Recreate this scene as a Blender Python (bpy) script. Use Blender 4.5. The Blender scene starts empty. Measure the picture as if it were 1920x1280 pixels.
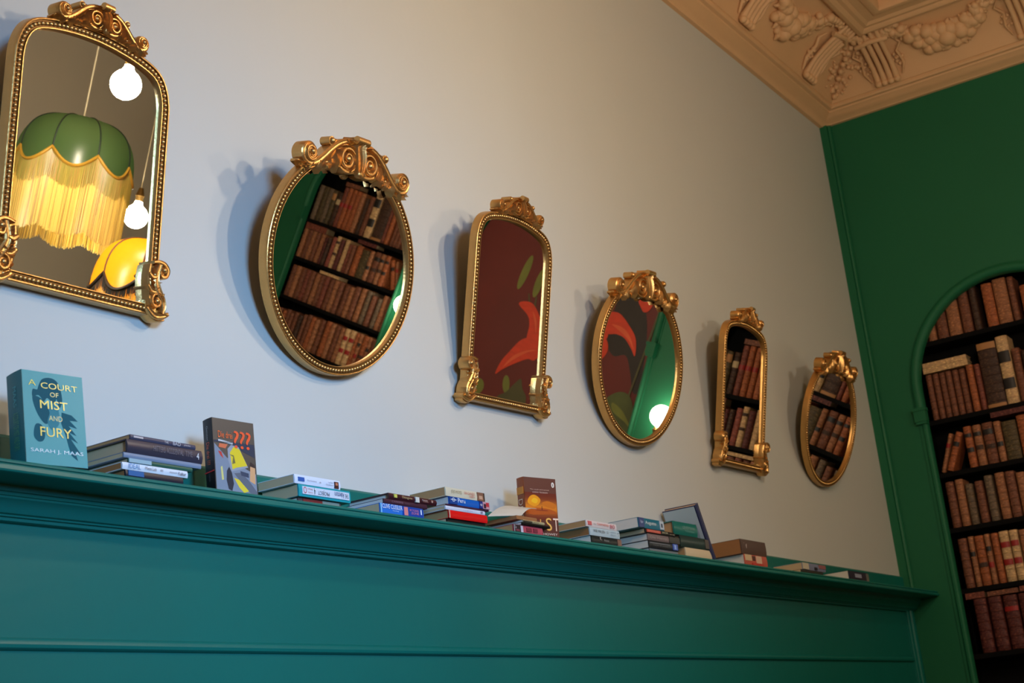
import bpy, bmesh, math, random
from mathutils import Vector, Matrix, Euler
random.seed(7)
S = bpy.context.scene
COL = S.collection
PI = math.pi

# ------------------------------------------------------------------ camera
cd = bpy.data.cameras.new('camera'); cam = bpy.data.objects.new('camera', cd); COL.objects.link(cam)
Rr = (0.5403939079431996, -0.8347317771892819, -0.10581722169996463)
Ru = (-0.18171686398914, -0.23857398857177387, 0.9539714006818587)
Rf = (0.8215554793194608, 0.4962915595971565, 0.28060877084081504)
cam.matrix_world = Matrix(((Rr[0], Ru[0], -Rf[0], 0), (Rr[1], Ru[1], -Rf[1], 0), (Rr[2], Ru[2], -Rf[2], 1.5), (0, 0, 0, 1)))
cd.sensor_width = 36; cd.lens = 2776.69/1920*36; cd.clip_start = .05
cd.dof.use_dof = True; cd.dof.focus_distance = 4.2; cd.dof.aperture_fstop = 7.0
S.camera = cam

# ------------------------------------------------------------------ light and exposure
S.view_settings.view_transform = 'Standard'; S.view_settings.look = 'None'
S.view_settings.gamma = 1; S.view_settings.use_curve_mapping = False
S.view_settings.exposure = -0.04
W = bpy.data.worlds.new('world'); S.world = W; W.use_nodes = True
W.node_tree.nodes['Background'].inputs[0].default_value = (.35, .5, .9, 1)
W.node_tree.nodes['Background'].inputs[1].default_value = .4
BULB = 340.0          # emission strength of a bare bulb
BULB_COL = (1.0, .82, .62)
def area(name, loc, target, sx, sy, power, col, spread):
    l = bpy.data.lights.new(name, 'AREA'); l.shape = 'RECTANGLE'; l.size = sx; l.size_y = sy
    l.energy = power; l.color = col; l.spread = math.radians(spread)
    o = bpy.data.objects.new(name, l); COL.objects.link(o); o.location = loc
    d = Vector(target)-Vector(loc); o.rotation_euler = d.to_track_quat('-Z', 'Y').to_euler(); return o
area('window_daylight', (.10, -2.86, 3.0), (2.95, 2.6, 2.05), 1.1, 1.3, 25, (.20, .52, 1.0), 42)

# ------------------------------------------------------------------ helpers
def lin(c):
    return tuple(((v/255)/12.92 if v/255 <= .04045 else ((v/255+.055)/1.055)**2.4) for v in c)
MATS = {}
def mat(name, rgb, rough=.5, metal=0, nscale=0, namt=0, bump=0, bscale=40, stretch=None, spec=.5, coat=0, trans=0, linear=False):
    if name in MATS: return MATS[name]
    m = bpy.data.materials.new(name); m.use_nodes = True; nt = m.node_tree; b = nt.nodes['Principled BSDF']
    c = rgb if linear else lin(rgb)
    b.inputs['Base Color'].default_value = (*c, 1); b.inputs['Roughness'].default_value = rough
    b.inputs['Metallic'].default_value = metal; b.inputs['Specular IOR Level'].default_value = spec
    b.inputs['Coat Weight'].default_value = coat
    if trans: b.inputs['Transmission Weight'].default_value = trans
    tc = nt.nodes.new('ShaderNodeTexCoord'); mp = nt.nodes.new('ShaderNodeMapping')
    nt.links.new(tc.outputs['Object'], mp.inputs[0])
    if stretch: mp.inputs['Scale'].default_value = stretch
    if nscale:
        n = nt.nodes.new('ShaderNodeTexNoise'); n.inputs['Scale'].default_value = nscale; n.inputs['Detail'].default_value = 6
        nt.links.new(mp.outputs[0], n.inputs['Vector'])
        mx = nt.nodes.new('ShaderNodeMix'); mx.data_type = 'RGBA'
        mx.inputs[6].default_value = (*[min(1, v*(1+namt)) for v in c], 1); mx.inputs[7].default_value = (*[v*(1-namt) for v in c], 1)
        nt.links.new(n.outputs[0], mx.inputs[0]); nt.links.new(mx.outputs[2], b.inputs['Base Color'])
    if bump:
        n2 = nt.nodes.new('ShaderNodeTexNoise'); n2.inputs['Scale'].default_value = bscale; n2.inputs['Detail'].default_value = 4
        nt.links.new(mp.outputs[0], n2.inputs['Vector'])
        bp = nt.nodes.new('ShaderNodeBump'); bp.inputs['Strength'].default_value = bump; bp.inputs['Distance'].default_value = .01
        nt.links.new(n2.outputs[0], bp.inputs['Height']); nt.links.new(bp.outputs[0], b.inputs['Normal'])
    MATS[name] = m; return m
def emit(name, rgb, strength):
    if name in MATS: return MATS[name]
    m = bpy.data.materials.new(name); m.use_nodes = True; b = m.node_tree.nodes['Principled BSDF']
    b.inputs['Base Color'].default_value = (1, 1, 1, 1); b.inputs['Emission Color'].default_value = (*rgb, 1)
    b.inputs['Emission Strength'].default_value = strength; MATS[name] = m; return m
def sheer(name, rgb, tr=.5):            # thin cloth that lets light through
    if name in MATS: return MATS[name]
    m = bpy.data.materials.new(name); m.use_nodes = True; nt = m.node_tree; nt.nodes.clear()
    o = nt.nodes.new('ShaderNodeOutputMaterial'); d = nt.nodes.new('ShaderNodeBsdfDiffuse'); t = nt.nodes.new('ShaderNodeBsdfTranslucent')
    g = nt.nodes.new('ShaderNodeBsdfGlossy'); g.inputs['Roughness'].default_value = .3
    mx = nt.nodes.new('ShaderNodeMixShader'); mx.inputs[0].default_value = tr; m2 = nt.nodes.new('ShaderNodeMixShader'); m2.inputs[0].default_value = .06
    for n in (d, t): n.inputs['Color'].default_value = (*rgb, 1)
    nt.links.new(d.outputs[0], mx.inputs[1]); nt.links.new(t.outputs[0], mx.inputs[2])
    nt.links.new(mx.outputs[0], m2.inputs[1]); nt.links.new(g.outputs[0], m2.inputs[2]); nt.links.new(m2.outputs[0], o.inputs[0])
    MATS[name] = m; return m

class MB:
    def __init__(s): s.v = []; s.f = []; s.m = []
    def add(s, vs, fs, m=0):
        k = len(s.v); s.v += [tuple(v) for v in vs]; s.f += [tuple(i+k for i in f) for f in fs]; s.m += [m]*len(fs); return s
    def box(s, x0, x1, y0, y1, z0, z1, m=0):
        return s.add([(x0,y0,z0),(x1,y0,z0),(x1,y1,z0),(x0,y1,z0),(x0,y0,z1),(x1,y0,z1),(x1,y1,z1),(x0,y1,z1)],
              [(0,3,2,1),(4,5,6,7),(0,1,5,4),(1,2,6,5),(2,3,7,6),(3,0,4,7)], m)
    def tube(s, pts, r, n=8, closed=False, m=0, flat=None):
        pts = [Vector(p) for p in pts]; N = len(pts); vs = []
        rr = r if hasattr(r, '__len__') else [r]*N
        up = None
        for i, p in enumerate(pts):
            a = pts[(i-1) % N] if (closed or i > 0) else p; b = pts[(i+1) % N] if (closed or i < N-1) else p
            t = (b-a).normalized() if (b-a).length > 1e-9 else Vector((0,0,1))
            if up is None:
                up = Vector((0,0,1)) if abs(t.z) < .9 else Vector((1,0,0))
                if flat: up = Vector(flat)
            x = t.cross(up if not flat else Vector(flat)); 
            if x.length < 1e-6: x = t.orthogonal()
            x.normalize(); y = x.cross(t).normalized(); up = y
            for k in range(n):
                q = 2*PI*k/n; vs.append(p+x*math.cos(q)*rr[i]+y*math.sin(q)*rr[i])
        fs = []
        for i in range(N if closed else N-1):
            for k in range(n):
                a = i*n+k; b = i*n+(k+1) % n; c = ((i+1) % N)*n+(k+1) % n; d = ((i+1) % N)*n+k; fs.append((a,b,c,d))
        if not closed: fs += [tuple(range(n-1,-1,-1)), tuple((N-1)*n+k for k in range(n))]
        return s.add(vs, fs, m)
    def ribbon(s, path, wd, d0, d1, m=0):
        # band following a path in the (x,z) plane, width wd, depth in -y from d0 to d1, ridged face
        n = len(path); vs = []; P = [Vector((p[0], 0, p[1])) for p in path]
        ww = wd if hasattr(wd, '__len__') else [wd]*n
        for i in range(n):
            t = (P[min(i+1,n-1)]-P[max(i-1,0)]); t = t.normalized() if t.length > 1e-9 else Vector((1,0,0))
            q = Vector((-t.z, 0, t.x)); h = ww[i]/2
            for a, dd in ((-h,d0),(-h,d1-.003),(-h*.6,d1),(-h*.35,d1-.002),(h*.35,d1-.002),(h*.6,d1),(h,d1-.003),(h,d0)):
                vs.append(P[i]+q*a+Vector((0,-dd,0)))
        fs = [tuple(range(8)), tuple((n-1)*8+k for k in range(7,-1,-1))]
        for i in range(n-1):
            for k in range(8): a = i*8+k; b = i*8+(k+1) % 8; fs.append((a, a+8, b+8, b))
        return s.add(vs, fs, m)
    def sphere(s, c, r, nu=8, nv=6, m=0, sc=(1,1,1)):
        vs = []; fs = []
        for j in range(1, nv):
            t = PI*j/nv
            for i in range(nu):
                p = 2*PI*i/nu; vs.append((c[0]+r*sc[0]*math.sin(t)*math.cos(p), c[1]+r*sc[1]*math.sin(t)*math.sin(p), c[2]+r*sc[2]*math.cos(t)))
        a = len(vs); vs += [(c[0],c[1],c[2]+r*sc[2]), (c[0],c[1],c[2]-r*sc[2])]
        for j in range(nv-2):
            for i in range(nu):
                k = j*nu+i; l = j*nu+(i+1) % nu; fs.append((k, k+nu, l+nu, l))
        for i in range(nu): fs.append((a, i, (i+1) % nu)); fs.append((a+1, (nv-2)*nu+(i+1) % nu, (nv-2)*nu+i))
        return s.add(vs, fs, m)
    def cyl(s, c, axis, r, h, n=16, m=0, r2=None):
        ax = Vector(axis).normalized(); x = ax.orthogonal().normalized(); y = ax.cross(x); r2 = r if r2 is None else r2
        vs = []
        for hh, q in ((0, r), (h, r2)):
            for k in range(n): t = 2*PI*k/n; vs.append(Vector(c)+ax*hh+x*math.cos(t)*q+y*math.sin(t)*q)
        return s.add(vs, [tuple(range(n-1,-1,-1)), tuple(range(n, 2*n))]+[(k,(k+1)%n,n+(k+1)%n,n+k) for k in range(n)], m)
    def leaf(s, a, b, w, h, bend=0, base=0, m=0):
        # carved leaf lying in the (x,z) plane, raised towards -y, with a middle rib
        a = Vector((a[0],0,a[1])); b = Vector((b[0],0,b[1])); t = b-a; L = t.length; t.normalize(); q = Vector((-t.z,0,t.x)); vs = []; N = 7
        for i in range(N):
            u = i/(N-1); wd = w*(math.sin(PI*min(1, u*.85+.13))**.8)*.5*(1 if i < N-1 else .1); c = a+t*L*u+q*bend*math.sin(PI*u)
            lift = base+h*(.5+.5*math.sin(PI*u))
            for k, (e, z) in enumerate(((-1, -.6),(-.8,.25),(-.4,.55),(0,1),(.4,.55),(.8,.25),(1,-.6))):
                vs.append(c+q*wd*e+Vector((0,-(lift*z if z > 0 else base*.2-.002),0)))
        fs = []
        for i in range(N-1):
            for k in range(6): p = i*7+k; fs.append((p, p+7, p+8, p+1))
        return s.add(vs, fs, m)
    def build(s, name, mats, parent=None, smooth=False, fix=True, loc=None):
        me = bpy.data.meshes.new(name); me.from_pydata(s.v, [], s.f)
        for x in (mats if isinstance(mats, (list, tuple)) else [mats]): me.materials.append(x)
        me.polygons.foreach_set('material_index', s.m)
        if fix:
            bm = bmesh.new(); bm.from_mesh(me); bmesh.ops.recalc_face_normals(bm, faces=bm.faces); bm.to_mesh(me); bm.free()
        if smooth:
            me.polygons.foreach_set('use_smooth', [True]*len(me.polygons))
            try: me.set_sharp_from_angle(angle=math.radians(smooth if smooth > 1 else 40))
            except Exception: pass
        o = bpy.data.objects.new(name, me); COL.objects.link(o)
        if parent: o.parent = parent
        if loc: o.location = loc
        return o
def tag(o, label=None, cat=None, group=None, kind=None):
    if label: o['label'] = label
    if cat: o['category'] = cat
    if group: o['group'] = group
    if kind: o['kind'] = kind
    return o
def empty(name, loc, label=None, cat=None, group=None):
    o = bpy.data.objects.new(name, None); COL.objects.link(o); o.location = loc; o.empty_display_size = .05
    return tag(o, label, cat, group)
def copy_tree(o, parent=None):
    c = o.copy(); COL.objects.link(c); c.parent = parent
    for ch in [x for x in o.children]: copy_tree(ch, c)
    return c
def crom(pts, n=5, closed=False):
    P = [Vector(p) for p in pts]; N = len(P); out = []
    for i in range(N if closed else N-1):
        g = (lambda k: P[k % N]) if closed else (lambda k: P[max(0, min(N-1, k))])
        a, b, c, d = g(i-1), g(i), g(i+1), g(i+2)
        for j in range(n):
            t = j/n; out.append(.5*((2*b)+(c-a)*t+(2*a-5*b+4*c-d)*t*t+(3*b-a-3*c+d)*t**3))
    if not closed: out.append(P[-1])
    return out
_txt = {}
def text(s, mtx, w, h, m, parent=None, name='lettering', bold=0):
    k = (s, bold)
    if k not in _txt:
        c = bpy.data.curves.new('t', 'FONT'); c.body = s; c.size = 1; c.resolution_u = 3; c.offset = bold
        o = bpy.data.objects.new('t', c); COL.objects.link(o); dg = bpy.context.evaluated_depsgraph_get()
        me = bpy.data.meshes.new_from_object(o.evaluated_get(dg)); bpy.data.objects.remove(o); bpy.data.curves.remove(c)
        xs = [v.co.x for v in me.vertices]; ys = [v.co.y for v in me.vertices]
        _txt[k] = (me, min(xs), max(xs), min(ys), max(ys))
    me, x0, x1, y0, y1 = _txt[k]; me = me.copy(); me.name = name
    for v in me.vertices: v.co = Vector(((v.co.x-x0)/(x1-x0)*w, (v.co.y-y0)/(y1-y0)*h, 0))
    me.materials.clear(); me.materials.append(m); me.transform(mtx)
    o = bpy.data.objects.new(name, me); COL.objects.link(o)
    if parent: o.parent = parent
    return o

# ------------------------------------------------------------------ materials
M_WALL = mat('grey_plaster_paint', (0.545, 0.56, 0.525), .62, nscale=1.3, namt=.035, bump=.10, bscale=9, spec=.3, linear=True)
M_CROWN = mat('cream_plaster', (0.70, 0.43, 0.22), .6, nscale=5, namt=.06, bump=.1, bscale=60, linear=True)
M_GREEN = mat('green_eggshell_paint', (0.001, 0.138, 0.108), .42, nscale=2, namt=.08, bump=.10, bscale=14, spec=.4, linear=True)
M_GREEN2 = mat('green_wall_paint', (0.009, 0.130, 0.056), .55, nscale=2, namt=.07, bump=.08, bscale=14, spec=.3, linear=True)
M_GOLD = mat('antique_gold', (0.62, 0.35, 0.115), .34, .90, nscale=30, namt=.12, bump=.10, bscale=160, linear=True)
M_GOLDB = mat('gold_beads', (0.85, 0.53, 0.19), .28, .88, linear=True)
M_GROOVE = mat('dark_gilt_groove', (0.20, 0.095, 0.022), .5, .7, linear=True)  # darker gilt on the floor and sides of the bead groove
M_MIRROR = mat('silvered_glass', (.88, .90, .88), .0, 1.0, linear=True)
M_BLACK = mat('black_shelf_paint', (6, 5, 5), .8, spec=.15)
M_BRASS = mat('aged_brass', (120, 95, 50), .4, .8)
M_CORD = mat('pale_cord', (190, 180, 150), .6)
M_BULB = emit('lit_bulb_glass', BULB_COL, BULB)
M_SCONCE = emit('lit_sconce_globe', (1, .84, .66), 28)
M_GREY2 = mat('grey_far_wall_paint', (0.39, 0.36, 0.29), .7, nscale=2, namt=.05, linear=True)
M_FLOOR = mat('oak_floor', (105, 75, 50), .5, nscale=6, namt=.3, stretch=(1, 8, 1))
M_WHITE = mat('white_trim_paint', (200, 200, 195), .5)

# ------------------------------------------------------------------ room shell
XB, YA, YC, XL, ZC = 8.2, 2.6, -2.95, -3.0, 5.45
def struct(o): o['kind'] = 'structure'; return o
struct(MB().box(XL, XB+.5, YC-.2, YA+.3, -.12, 0).build('floor', M_FLOOR))
struct(MB().box(XL, XB+.5, YC-.2, YA+.3, ZC, ZC+.12).build('ceiling', M_CROWN))
struct(MB().box(XL, XB+.02, YA, YA+.12, 0, ZC).build('wall_back', M_WALL))
struct(MB().box(XL-.12, XL, YC, YA, 0, ZC).build('wall_left', M_GREY2))
# wall opposite the mirrors, with the window the daylight comes through
wx0, wx1, wz0, wz1 = -.65, .85, 2.1, 3.9
b = MB(); b.box(XL, wx0, YC-.15, YC, 0, ZC); b.box(wx1, XB, YC-.15, YC, 0, ZC); b.box(wx0, wx1, YC-.15, YC, 0, wz0); b.box(wx0, wx1, YC-.15, YC, wz1, ZC)
struct(b.build('wall_front', M_GREY2))
b = MB()
for a in ((wx0, wx0+.06, wz0, wz1), (wx1-.06, wx1, wz0, wz1), (wx0, wx1, wz0, wz0+.06), (wx0, wx1, wz1-.06, wz1)): b.box(a[0], a[1], YC-.12, YC-.04, a[2], a[3])
struct(b.build('window_1', M_WHITE))

# wall with the arches
yL = 2.2944; RAD = .5486; ZS = 3.3454; SP = 1.89985; ZB = 1.2
CY = [yL-RAD, yL-RAD-SP, yL-RAD-2*SP]
def arch_pts(yc, r, z0=ZB, n=28, zs=ZS):
    return [(yc+r, z0)]+[(yc+r*math.cos(PI*i/n), zs+r*math.sin(PI*i/n)) for i in range(n+1)]+[(yc-r, z0)]
bm = bmesh.new(); ed = []
def loop(pts):
    vs = [bm.verts.new((XB, y, z)) for y, z in pts]
    for i in range(len(vs)): ed.append(bm.edges.new((vs[i], vs[(i+1) % len(vs)])))
    return vs
loop([(YA, 0), (YA, ZC), (YC, ZC), (YC, 0)])
holes = [loop(arch_pts(c, RAD, zs=ZS+(.32 if i == 1 else 0))) for i, c in enumerate(CY)]
bmesh.ops.triangle_fill(bm, use_beauty=True, edges=ed)
for h in holes:
    q = [bm.verts.new((XB+.03, v.co.y, v.co.z)) for v in h]
    for i in range(len(h)): bm.faces.new((h[i], h[(i+1) % len(h)], q[(i+1) % len(h)], q[i]))
bmesh.ops.recalc_face_normals(bm, faces=bm.faces)
me = bpy.data.meshes.new('wall_right'); bm.to_mesh(me); bm.free(); me.materials.append(M_GREEN2)
o = bpy.data.objects.new('wall_right', me); COL.objects.link(o); struct(o)
struct(MB().box(XB+.3, XB+.4, YC, YA+.1, 0, ZC).build('wall_right', M_BLACK))

# raised moulding round each arch, with impost blocks
def arch_trim(yc, ZS=ZS):
    b = MB(); r = RAD+.026
    b.tube([(XB-.004, yc+r*math.cos(PI*i/40), ZS+r*math.sin(PI*i/40)) for i in range(-0, 41)], .026, 12)
    b.tube([(XB, yc+(RAD+.052)*math.cos(PI*i/40), ZS+(RAD+.052)*math.sin(PI*i/40)) for i in range(0, 41)], .008, 8)
    for s in (1, -1):
        b.tube([(XB-.004, yc+s*r, ZS+.001), (XB-.004, yc+s*r, 3.24)], .026, 12)
        b.tube([(XB, yc+s*(RAD+.052), ZS+.001), (XB, yc+s*(RAD+.052), 3.24)], .008, 8)
        y0, y1 = sorted((yc+s*(RAD-.008), yc+s*(RAD+.060)))
        b.box(XB-.040, XB+.01, y0, y1, 3.165, 3.225); b.box(XB-.046, XB+.01, y0-.004, y1+.004, 3.225, 3.243); b.box(XB-.034, XB+.01, y0+.004, y1-.004, 3.150, 3.165)
        b.tube([(XB-.004, yc+s*(RAD+.016), 3.15), (XB-.004, yc+s*(RAD+.016), 0.2)], .016, 10)
        y0, y1 = sorted((yc+s*(RAD+.030), yc+s*(RAD+.046))); b.box(XB-.008, XB+.01, y0, y1, .2, 3.15)
    return struct(b.build('trim_arch', M_GREEN2, smooth=35))
for i, c in enumerate(CY): arch_trim(c, ZS+(.32 if i == 1 else 0)).name = 'trim_%d' % (i+1)
# corner board where the grey wall meets the green one
b = MB(); b.box(XB-.028, XB+.01, 2.555, YA, 2.235, 5.07); b.tube([(XB-.010, 2.548, 2.235), (XB-.010, 2.548, 5.07)], .014, 8)
struct(b.build('trim_4', M_GREEN2, smooth=35))

# book ledge, its bed moulding, wainscot and backing strip along the mirror wall
def sweep_x(prof, x0, x1, name, m):
    n = len(prof); vs = [(x0, y, z) for y, z in prof]+[(x1, y, z) for y, z in prof]
    fs = [(i, (i+1) % n, n+(i+1) % n, n+i) for i in range(n)]+[tuple(range(n)), tuple(range(2*n-1, n-1, -1))]
    return struct(MB().add(vs, fs).build(name, m, smooth=30))
ZT = 2.23
led = [(2.60, ZT), (2.424, ZT), (2.417, 2.2285), (2.414, 2.225), (2.414, 2.2215), (2.418, 2.2195), (2.412, 2.218), (2.409, 2.2145), (2.408, 2.206), (2.410, 2.2025), (2.414, 2.2005),
       (2.505, 2.2005), (2.508, 2.188), (2.514, 2.187), (2.516, 2.181), (2.520, 2.180), (2.521, 2.176), (2.532, 2.169), (2.540, 2.158), (2.545, 2.150), (2.552, 2.148), (2.553, 2.1445), (2.560, 2.1435), (2.561, 2.137), (2.566, 2.135), (2.575, 2.134), (2.60, 2.134)]
sweep_x(led, XL, XB, 'trim_5', M_GREEN)
sweep_x([(2.60, ZT), (2.60, 2.335), (2.592, 2.335), (2.584, 2.327), (2.584, ZT)], XL, XB, 'trim_6', M_GREEN)
sweep_x([(2.60, 2.15), (2.576, 2.15), (2.576, 0), (2.60, 0)], XL, XB, 'wall_back_panelling', M_GREEN).name = 'trim_7'
sweep_x([(2.577, 1.893), (2.569, 1.890), (2.564, 1.884), (2.562, 1.877), (2.564, 1.870), (2.569, 1.866), (2.577, 1.864)], XL, 8.06, 'trim_8', M_GREEN)
b = MB(); b.tube([(8.085, 2.572, 0), (8.085, 2.572, 2.14)], .011, 8); b.tube([(8.125, 2.566, 0), (8.125, 2.566, 2.14)], .016, 10); b.box(8.07, XB, 2.566, 2.58, 0, 2.14)
struct(b.build('trim_9', M_GREEN, smooth=35))

# ------------------------------------------------------------------ cornice with cast garlands
cove = [(0, 5.065), (.022, 5.065), (.030, 5.072), (.055, 5.080), (.078, 5.098), (.100, 5.110), (.104, 5.118), (.124, 5.120), (.130, 5.130), (.130, 5.141), (.138, 5.143)]
CV = [(.138, 5.143), (.17, 5.20), (.215, 5.255), (.28, 5.305), (.36, 5.345), (.46, 5.375), (.56, 5.395), (.58, 5.45)]
def zcove(o):
    for (a, z0), (c, z1) in zip(CV, CV[1:]):
        if a <= o <= c: return z0+(z1-z0)*(o-a)/(c-a)
    return CV[0][1] if o < CV[0][0] else CV[-2][1]
def sweepL(prof, name, m):
    n = len(prof); vs = []
    for st in range(3):
        for o_, z in prof: vs.append([(XL, YA-o_, z), (XB-o_, YA-o_, z), (XB-o_, YC, z)][st])
    fs = []
    for st in range(2):
        for i in range(n-1): a = st*n+i; fs.append((a, a+1, a+n+1, a+n))
    return struct(MB().add(vs, fs).build(name, m, smooth=30))
cor = sweepL(cove+CV[1:], 'trim_10', M_CROWN)
sweepL([(.440, 5.44), (.442, 5.372), (.450, 5.368), (.456, 5.348), (.470, 5.336), (.490, 5.334), (.505, 5.342), (.512, 5.352), (.535, 5.352), (.552, 5.364), (.600, 5.366), (.610, 5.356), (.632, 5.352), (.650, 5.358), (.658, 5.375), (.660, 5.44)], 'trim_11', M_CROWN)
def onA(t, o_, d=0): return Vector((t, YA-o_-d*.55, zcove(o_)-d*.83))
def onB(t, o_, d=0): return Vector((XB-o_-d*.55, t, zcove(o_)-d*.83))
def garland(fn, path, seed, name='plaster_garland'):
    rnd = random.Random(seed); b = MB(); P = crom([(p[0], p[1], 0) for p in path], 6); n = len(P)
    for i, p in enumerate(P):
        u = i/(n-1); fat = .55+.75*math.sin(PI*u)
        for k in range(3):
            r = rnd.uniform(.014, .036)*fat; a = p.x+rnd.uniform(-.035, .035)*fat; o_ = p.y+rnd.uniform(-.042, .042)*fat
            b.sphere(fn(a, max(.16, o_), r*.6), r, 10, 7)
        if i % 2 == 0:
            for s in (1, -1):
                a = p.x+rnd.uniform(-.02, .02); o0 = p.y+s*.03*fat; o1 = p.y+s*rnd.uniform(.045, .066)*fat; a1 = a+rnd.uniform(-.04, .04)
                q = [fn(a+(a1-a)*t, max(.15, o0+(o1-o0)*t), .012*math.sin(PI*t)+.006) for t in (0, .25, .5, .75, 1)]
                b.tube(q, [.006, .011*fat, .013*fat, .010*fat, .004], 6)
    # three big fruits at the lowest point
    for du, r in ((-.22, .036), (-.10, .046), (.02, .058), (.14, .048), (.25, .036)):
        p = P[int((n-1)*(.5+du))]; b.sphere(fn(p.x, p.y, r*.6), r, 14, 9)
    o = b.build(name, M_CROWN, cor, smooth=60); return o
garland(onB, [(2.06, .42), (1.96, .37), (1.885, .315), (1.82, .28), (1.75, .26), (1.67, .25), (1.59, .26), (1.52, .30), (1.46, .34), (1.40, .38)], 1)
garland(onA, [(7.50, .43), (7.40, .37), (7.31, .30), (7.22, .26), (7.10, .25), (7.02, .28), (6.95, .33), (6.88, .39)], 2)
garland(onA, [(6.66, .40), (6.60, .33), (6.50, .26), (6.38, .24), (6.26, .26), (6.18, .33), (6.12, .4)], 3)
garland(onB, [(1.14, .42), (1.06, .35), (.96, .28), (.84, .26), (.72, .29), (.62, .36), (.56, .4)], 4)
def bracket(fn, t, w=.15, lean=0):
    b = MB(); os_ = [.15, .165, .19, .22, .26, .30, .34, .38, .42, .45]
    for k in (-1.5, -.5, .5, 1.5):
        c = t+k*w/4
        pts = [fn(c+lean*(o_-.15), o_, .016+.020*math.sin(PI*(i/9))) for i, o_ in enumerate(os_)]
        b.tube(pts, [.016, .020, .017, .015, .015, .016, .016, .015, .014, .010], 8)
        b.sphere(fn(c, .155, .028), .022, 10, 7)
    b.tube([fn(t-w*.62, .36, .03), fn(t, .385, .05), fn(t+w*.62, .36, .03)], .016, 8)
    for s in (-1, 1):
        for i in range(9):
            a = 2*PI*i/6.5; rr = .034*(1-i/12); b.sphere(fn(t+s*(w*.66)+rr*math.cos(a), .215+rr*math.sin(a), .012), .011, 8, 5)
        b.tube([fn(t+s*w*.62, .16, .01), fn(t+s*w*.8, .20, .014), fn(t+s*w*.7, .26, .014), fn(t+s*w*.95, .30, .012), fn(t+s*w*.75, .34, .01)], [.006, .010, .010, .009, .004], 6)
    return b.build('plaster_bracket', M_CROWN, cor, smooth=60)
for f_, t_ in ((onA, 7.64), (onA, 6.76), (onA, 5.9), (onB, 2.10), (onB, 1.27), (onB, .42)): bracket(f_, t_)
# bow and foliage in the corner itself
b = MB(); rnd = random.Random(5)
for fn, tc, s in ((onA, 8.2-.42, 1), (onB, 2.6-.42, 1)):
    for i in range(26):
        u = i/25; o_ = .44-.06*math.sin(u*PI); b.sphere(fn(tc-s*.28*u+.03, o_+rnd.uniform(-.02, .02), .018), rnd.uniform(.012, .022), 8, 6)
    for i in range(26):
        o_ = rnd.uniform(.16, .36); t_ = tc+.42-o_-rnd.uniform(.01, .13); b.sphere(fn(t_, o_, .006), rnd.uniform(.008, .018), 8, 5)
for i in range(10): o_ = .16+i*.03; b.sphere((XB-o_-.01, YA-o_-.01, zcove(o_)-.015), .018, 8, 6)
b.build('plaster_bow', M_CROWN, cor, smooth=60)
b = MB()
for i in range(14):
    a = i/13*PI*1.4; b.sphere((7.33+.10*math.cos(a), 1.72+.10*math.sin(a), 5.442), .022, 8, 6)
b.build('plaster_scroll', M_CROWN, cor, smooth=60)

# ------------------------------------------------------------------ gilt mirrors
def frame_sweep(b, path, prof, m=0):
    # closed outline in (x,z); profile points (outward offset, height towards the room)
    n = len(path); P = [Vector((p[0], p[1])) for p in path]; vs = []; k = len(prof)
    for i in range(n):
        a = (P[i]-P[i-1]).normalized(); c = (P[(i+1) % n]-P[i]).normalized()
        na = Vector((a.y, -a.x)); nc = Vector((c.y, -c.x)); q = (na+nc).normalized(); q = q/max(.5, q.dot(na))
        for d, w in prof: vs.append((P[i].x+q.x*d, -w, P[i].y+q.y*d))
    fs = []
    for i in range(n):
        for j in range(k-1): a = i*k+j; c = ((i+1) % n)*k+j; fs.append((a, a+1, c+1, c))
    b.add(vs, fs, m)
    for i in range(len(b.m)): b.m[i] = 1 if i % (k-1) in (3, 4, 5) else 0
PROF = [(-.0125, -.010), (-.0125, .0015), (-.0115, .0035), (-.0095, .0035), (-.0080, -.0010), (.0080, -.0010), (.0092, .0042), (.0120, .0050), (.0140, .0035), (.0150, 0), (.0155, -.006), (.0170, -.024), (-.010, -.024)]
def beads(path, r=.0051, step=.0121):
    P = [Vector((p[0], p[1])) for p in path]; n = len(P); L = [0]
    for i in range(n): L.append(L[-1]+(P[(i+1) % n]-P[i]).length)
    N = int(L[-1]/step); b = MB(); j = 0
    for k in range(N):
        s = L[-1]*k/N
        while L[j+1] < s: j += 1
        t = (s-L[j])/(L[j+1]-L[j]); p = P[j].lerp(P[(j+1) % n], t); b.sphere((p.x, -.0015, p.y), r, 8, 6)
    return b
def spiral(cx, cz, r0, r1, a0, turns, n=22):
    return [(cx+(r0+(r1-r0)*i/(n-1))*math.cos(a0+turns*2*PI*i/(n-1)), cz+(r0+(r1-r0)*i/(n-1))*math.sin(a0+turns*2*PI*i/(n-1))) for i in range(n)]
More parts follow.
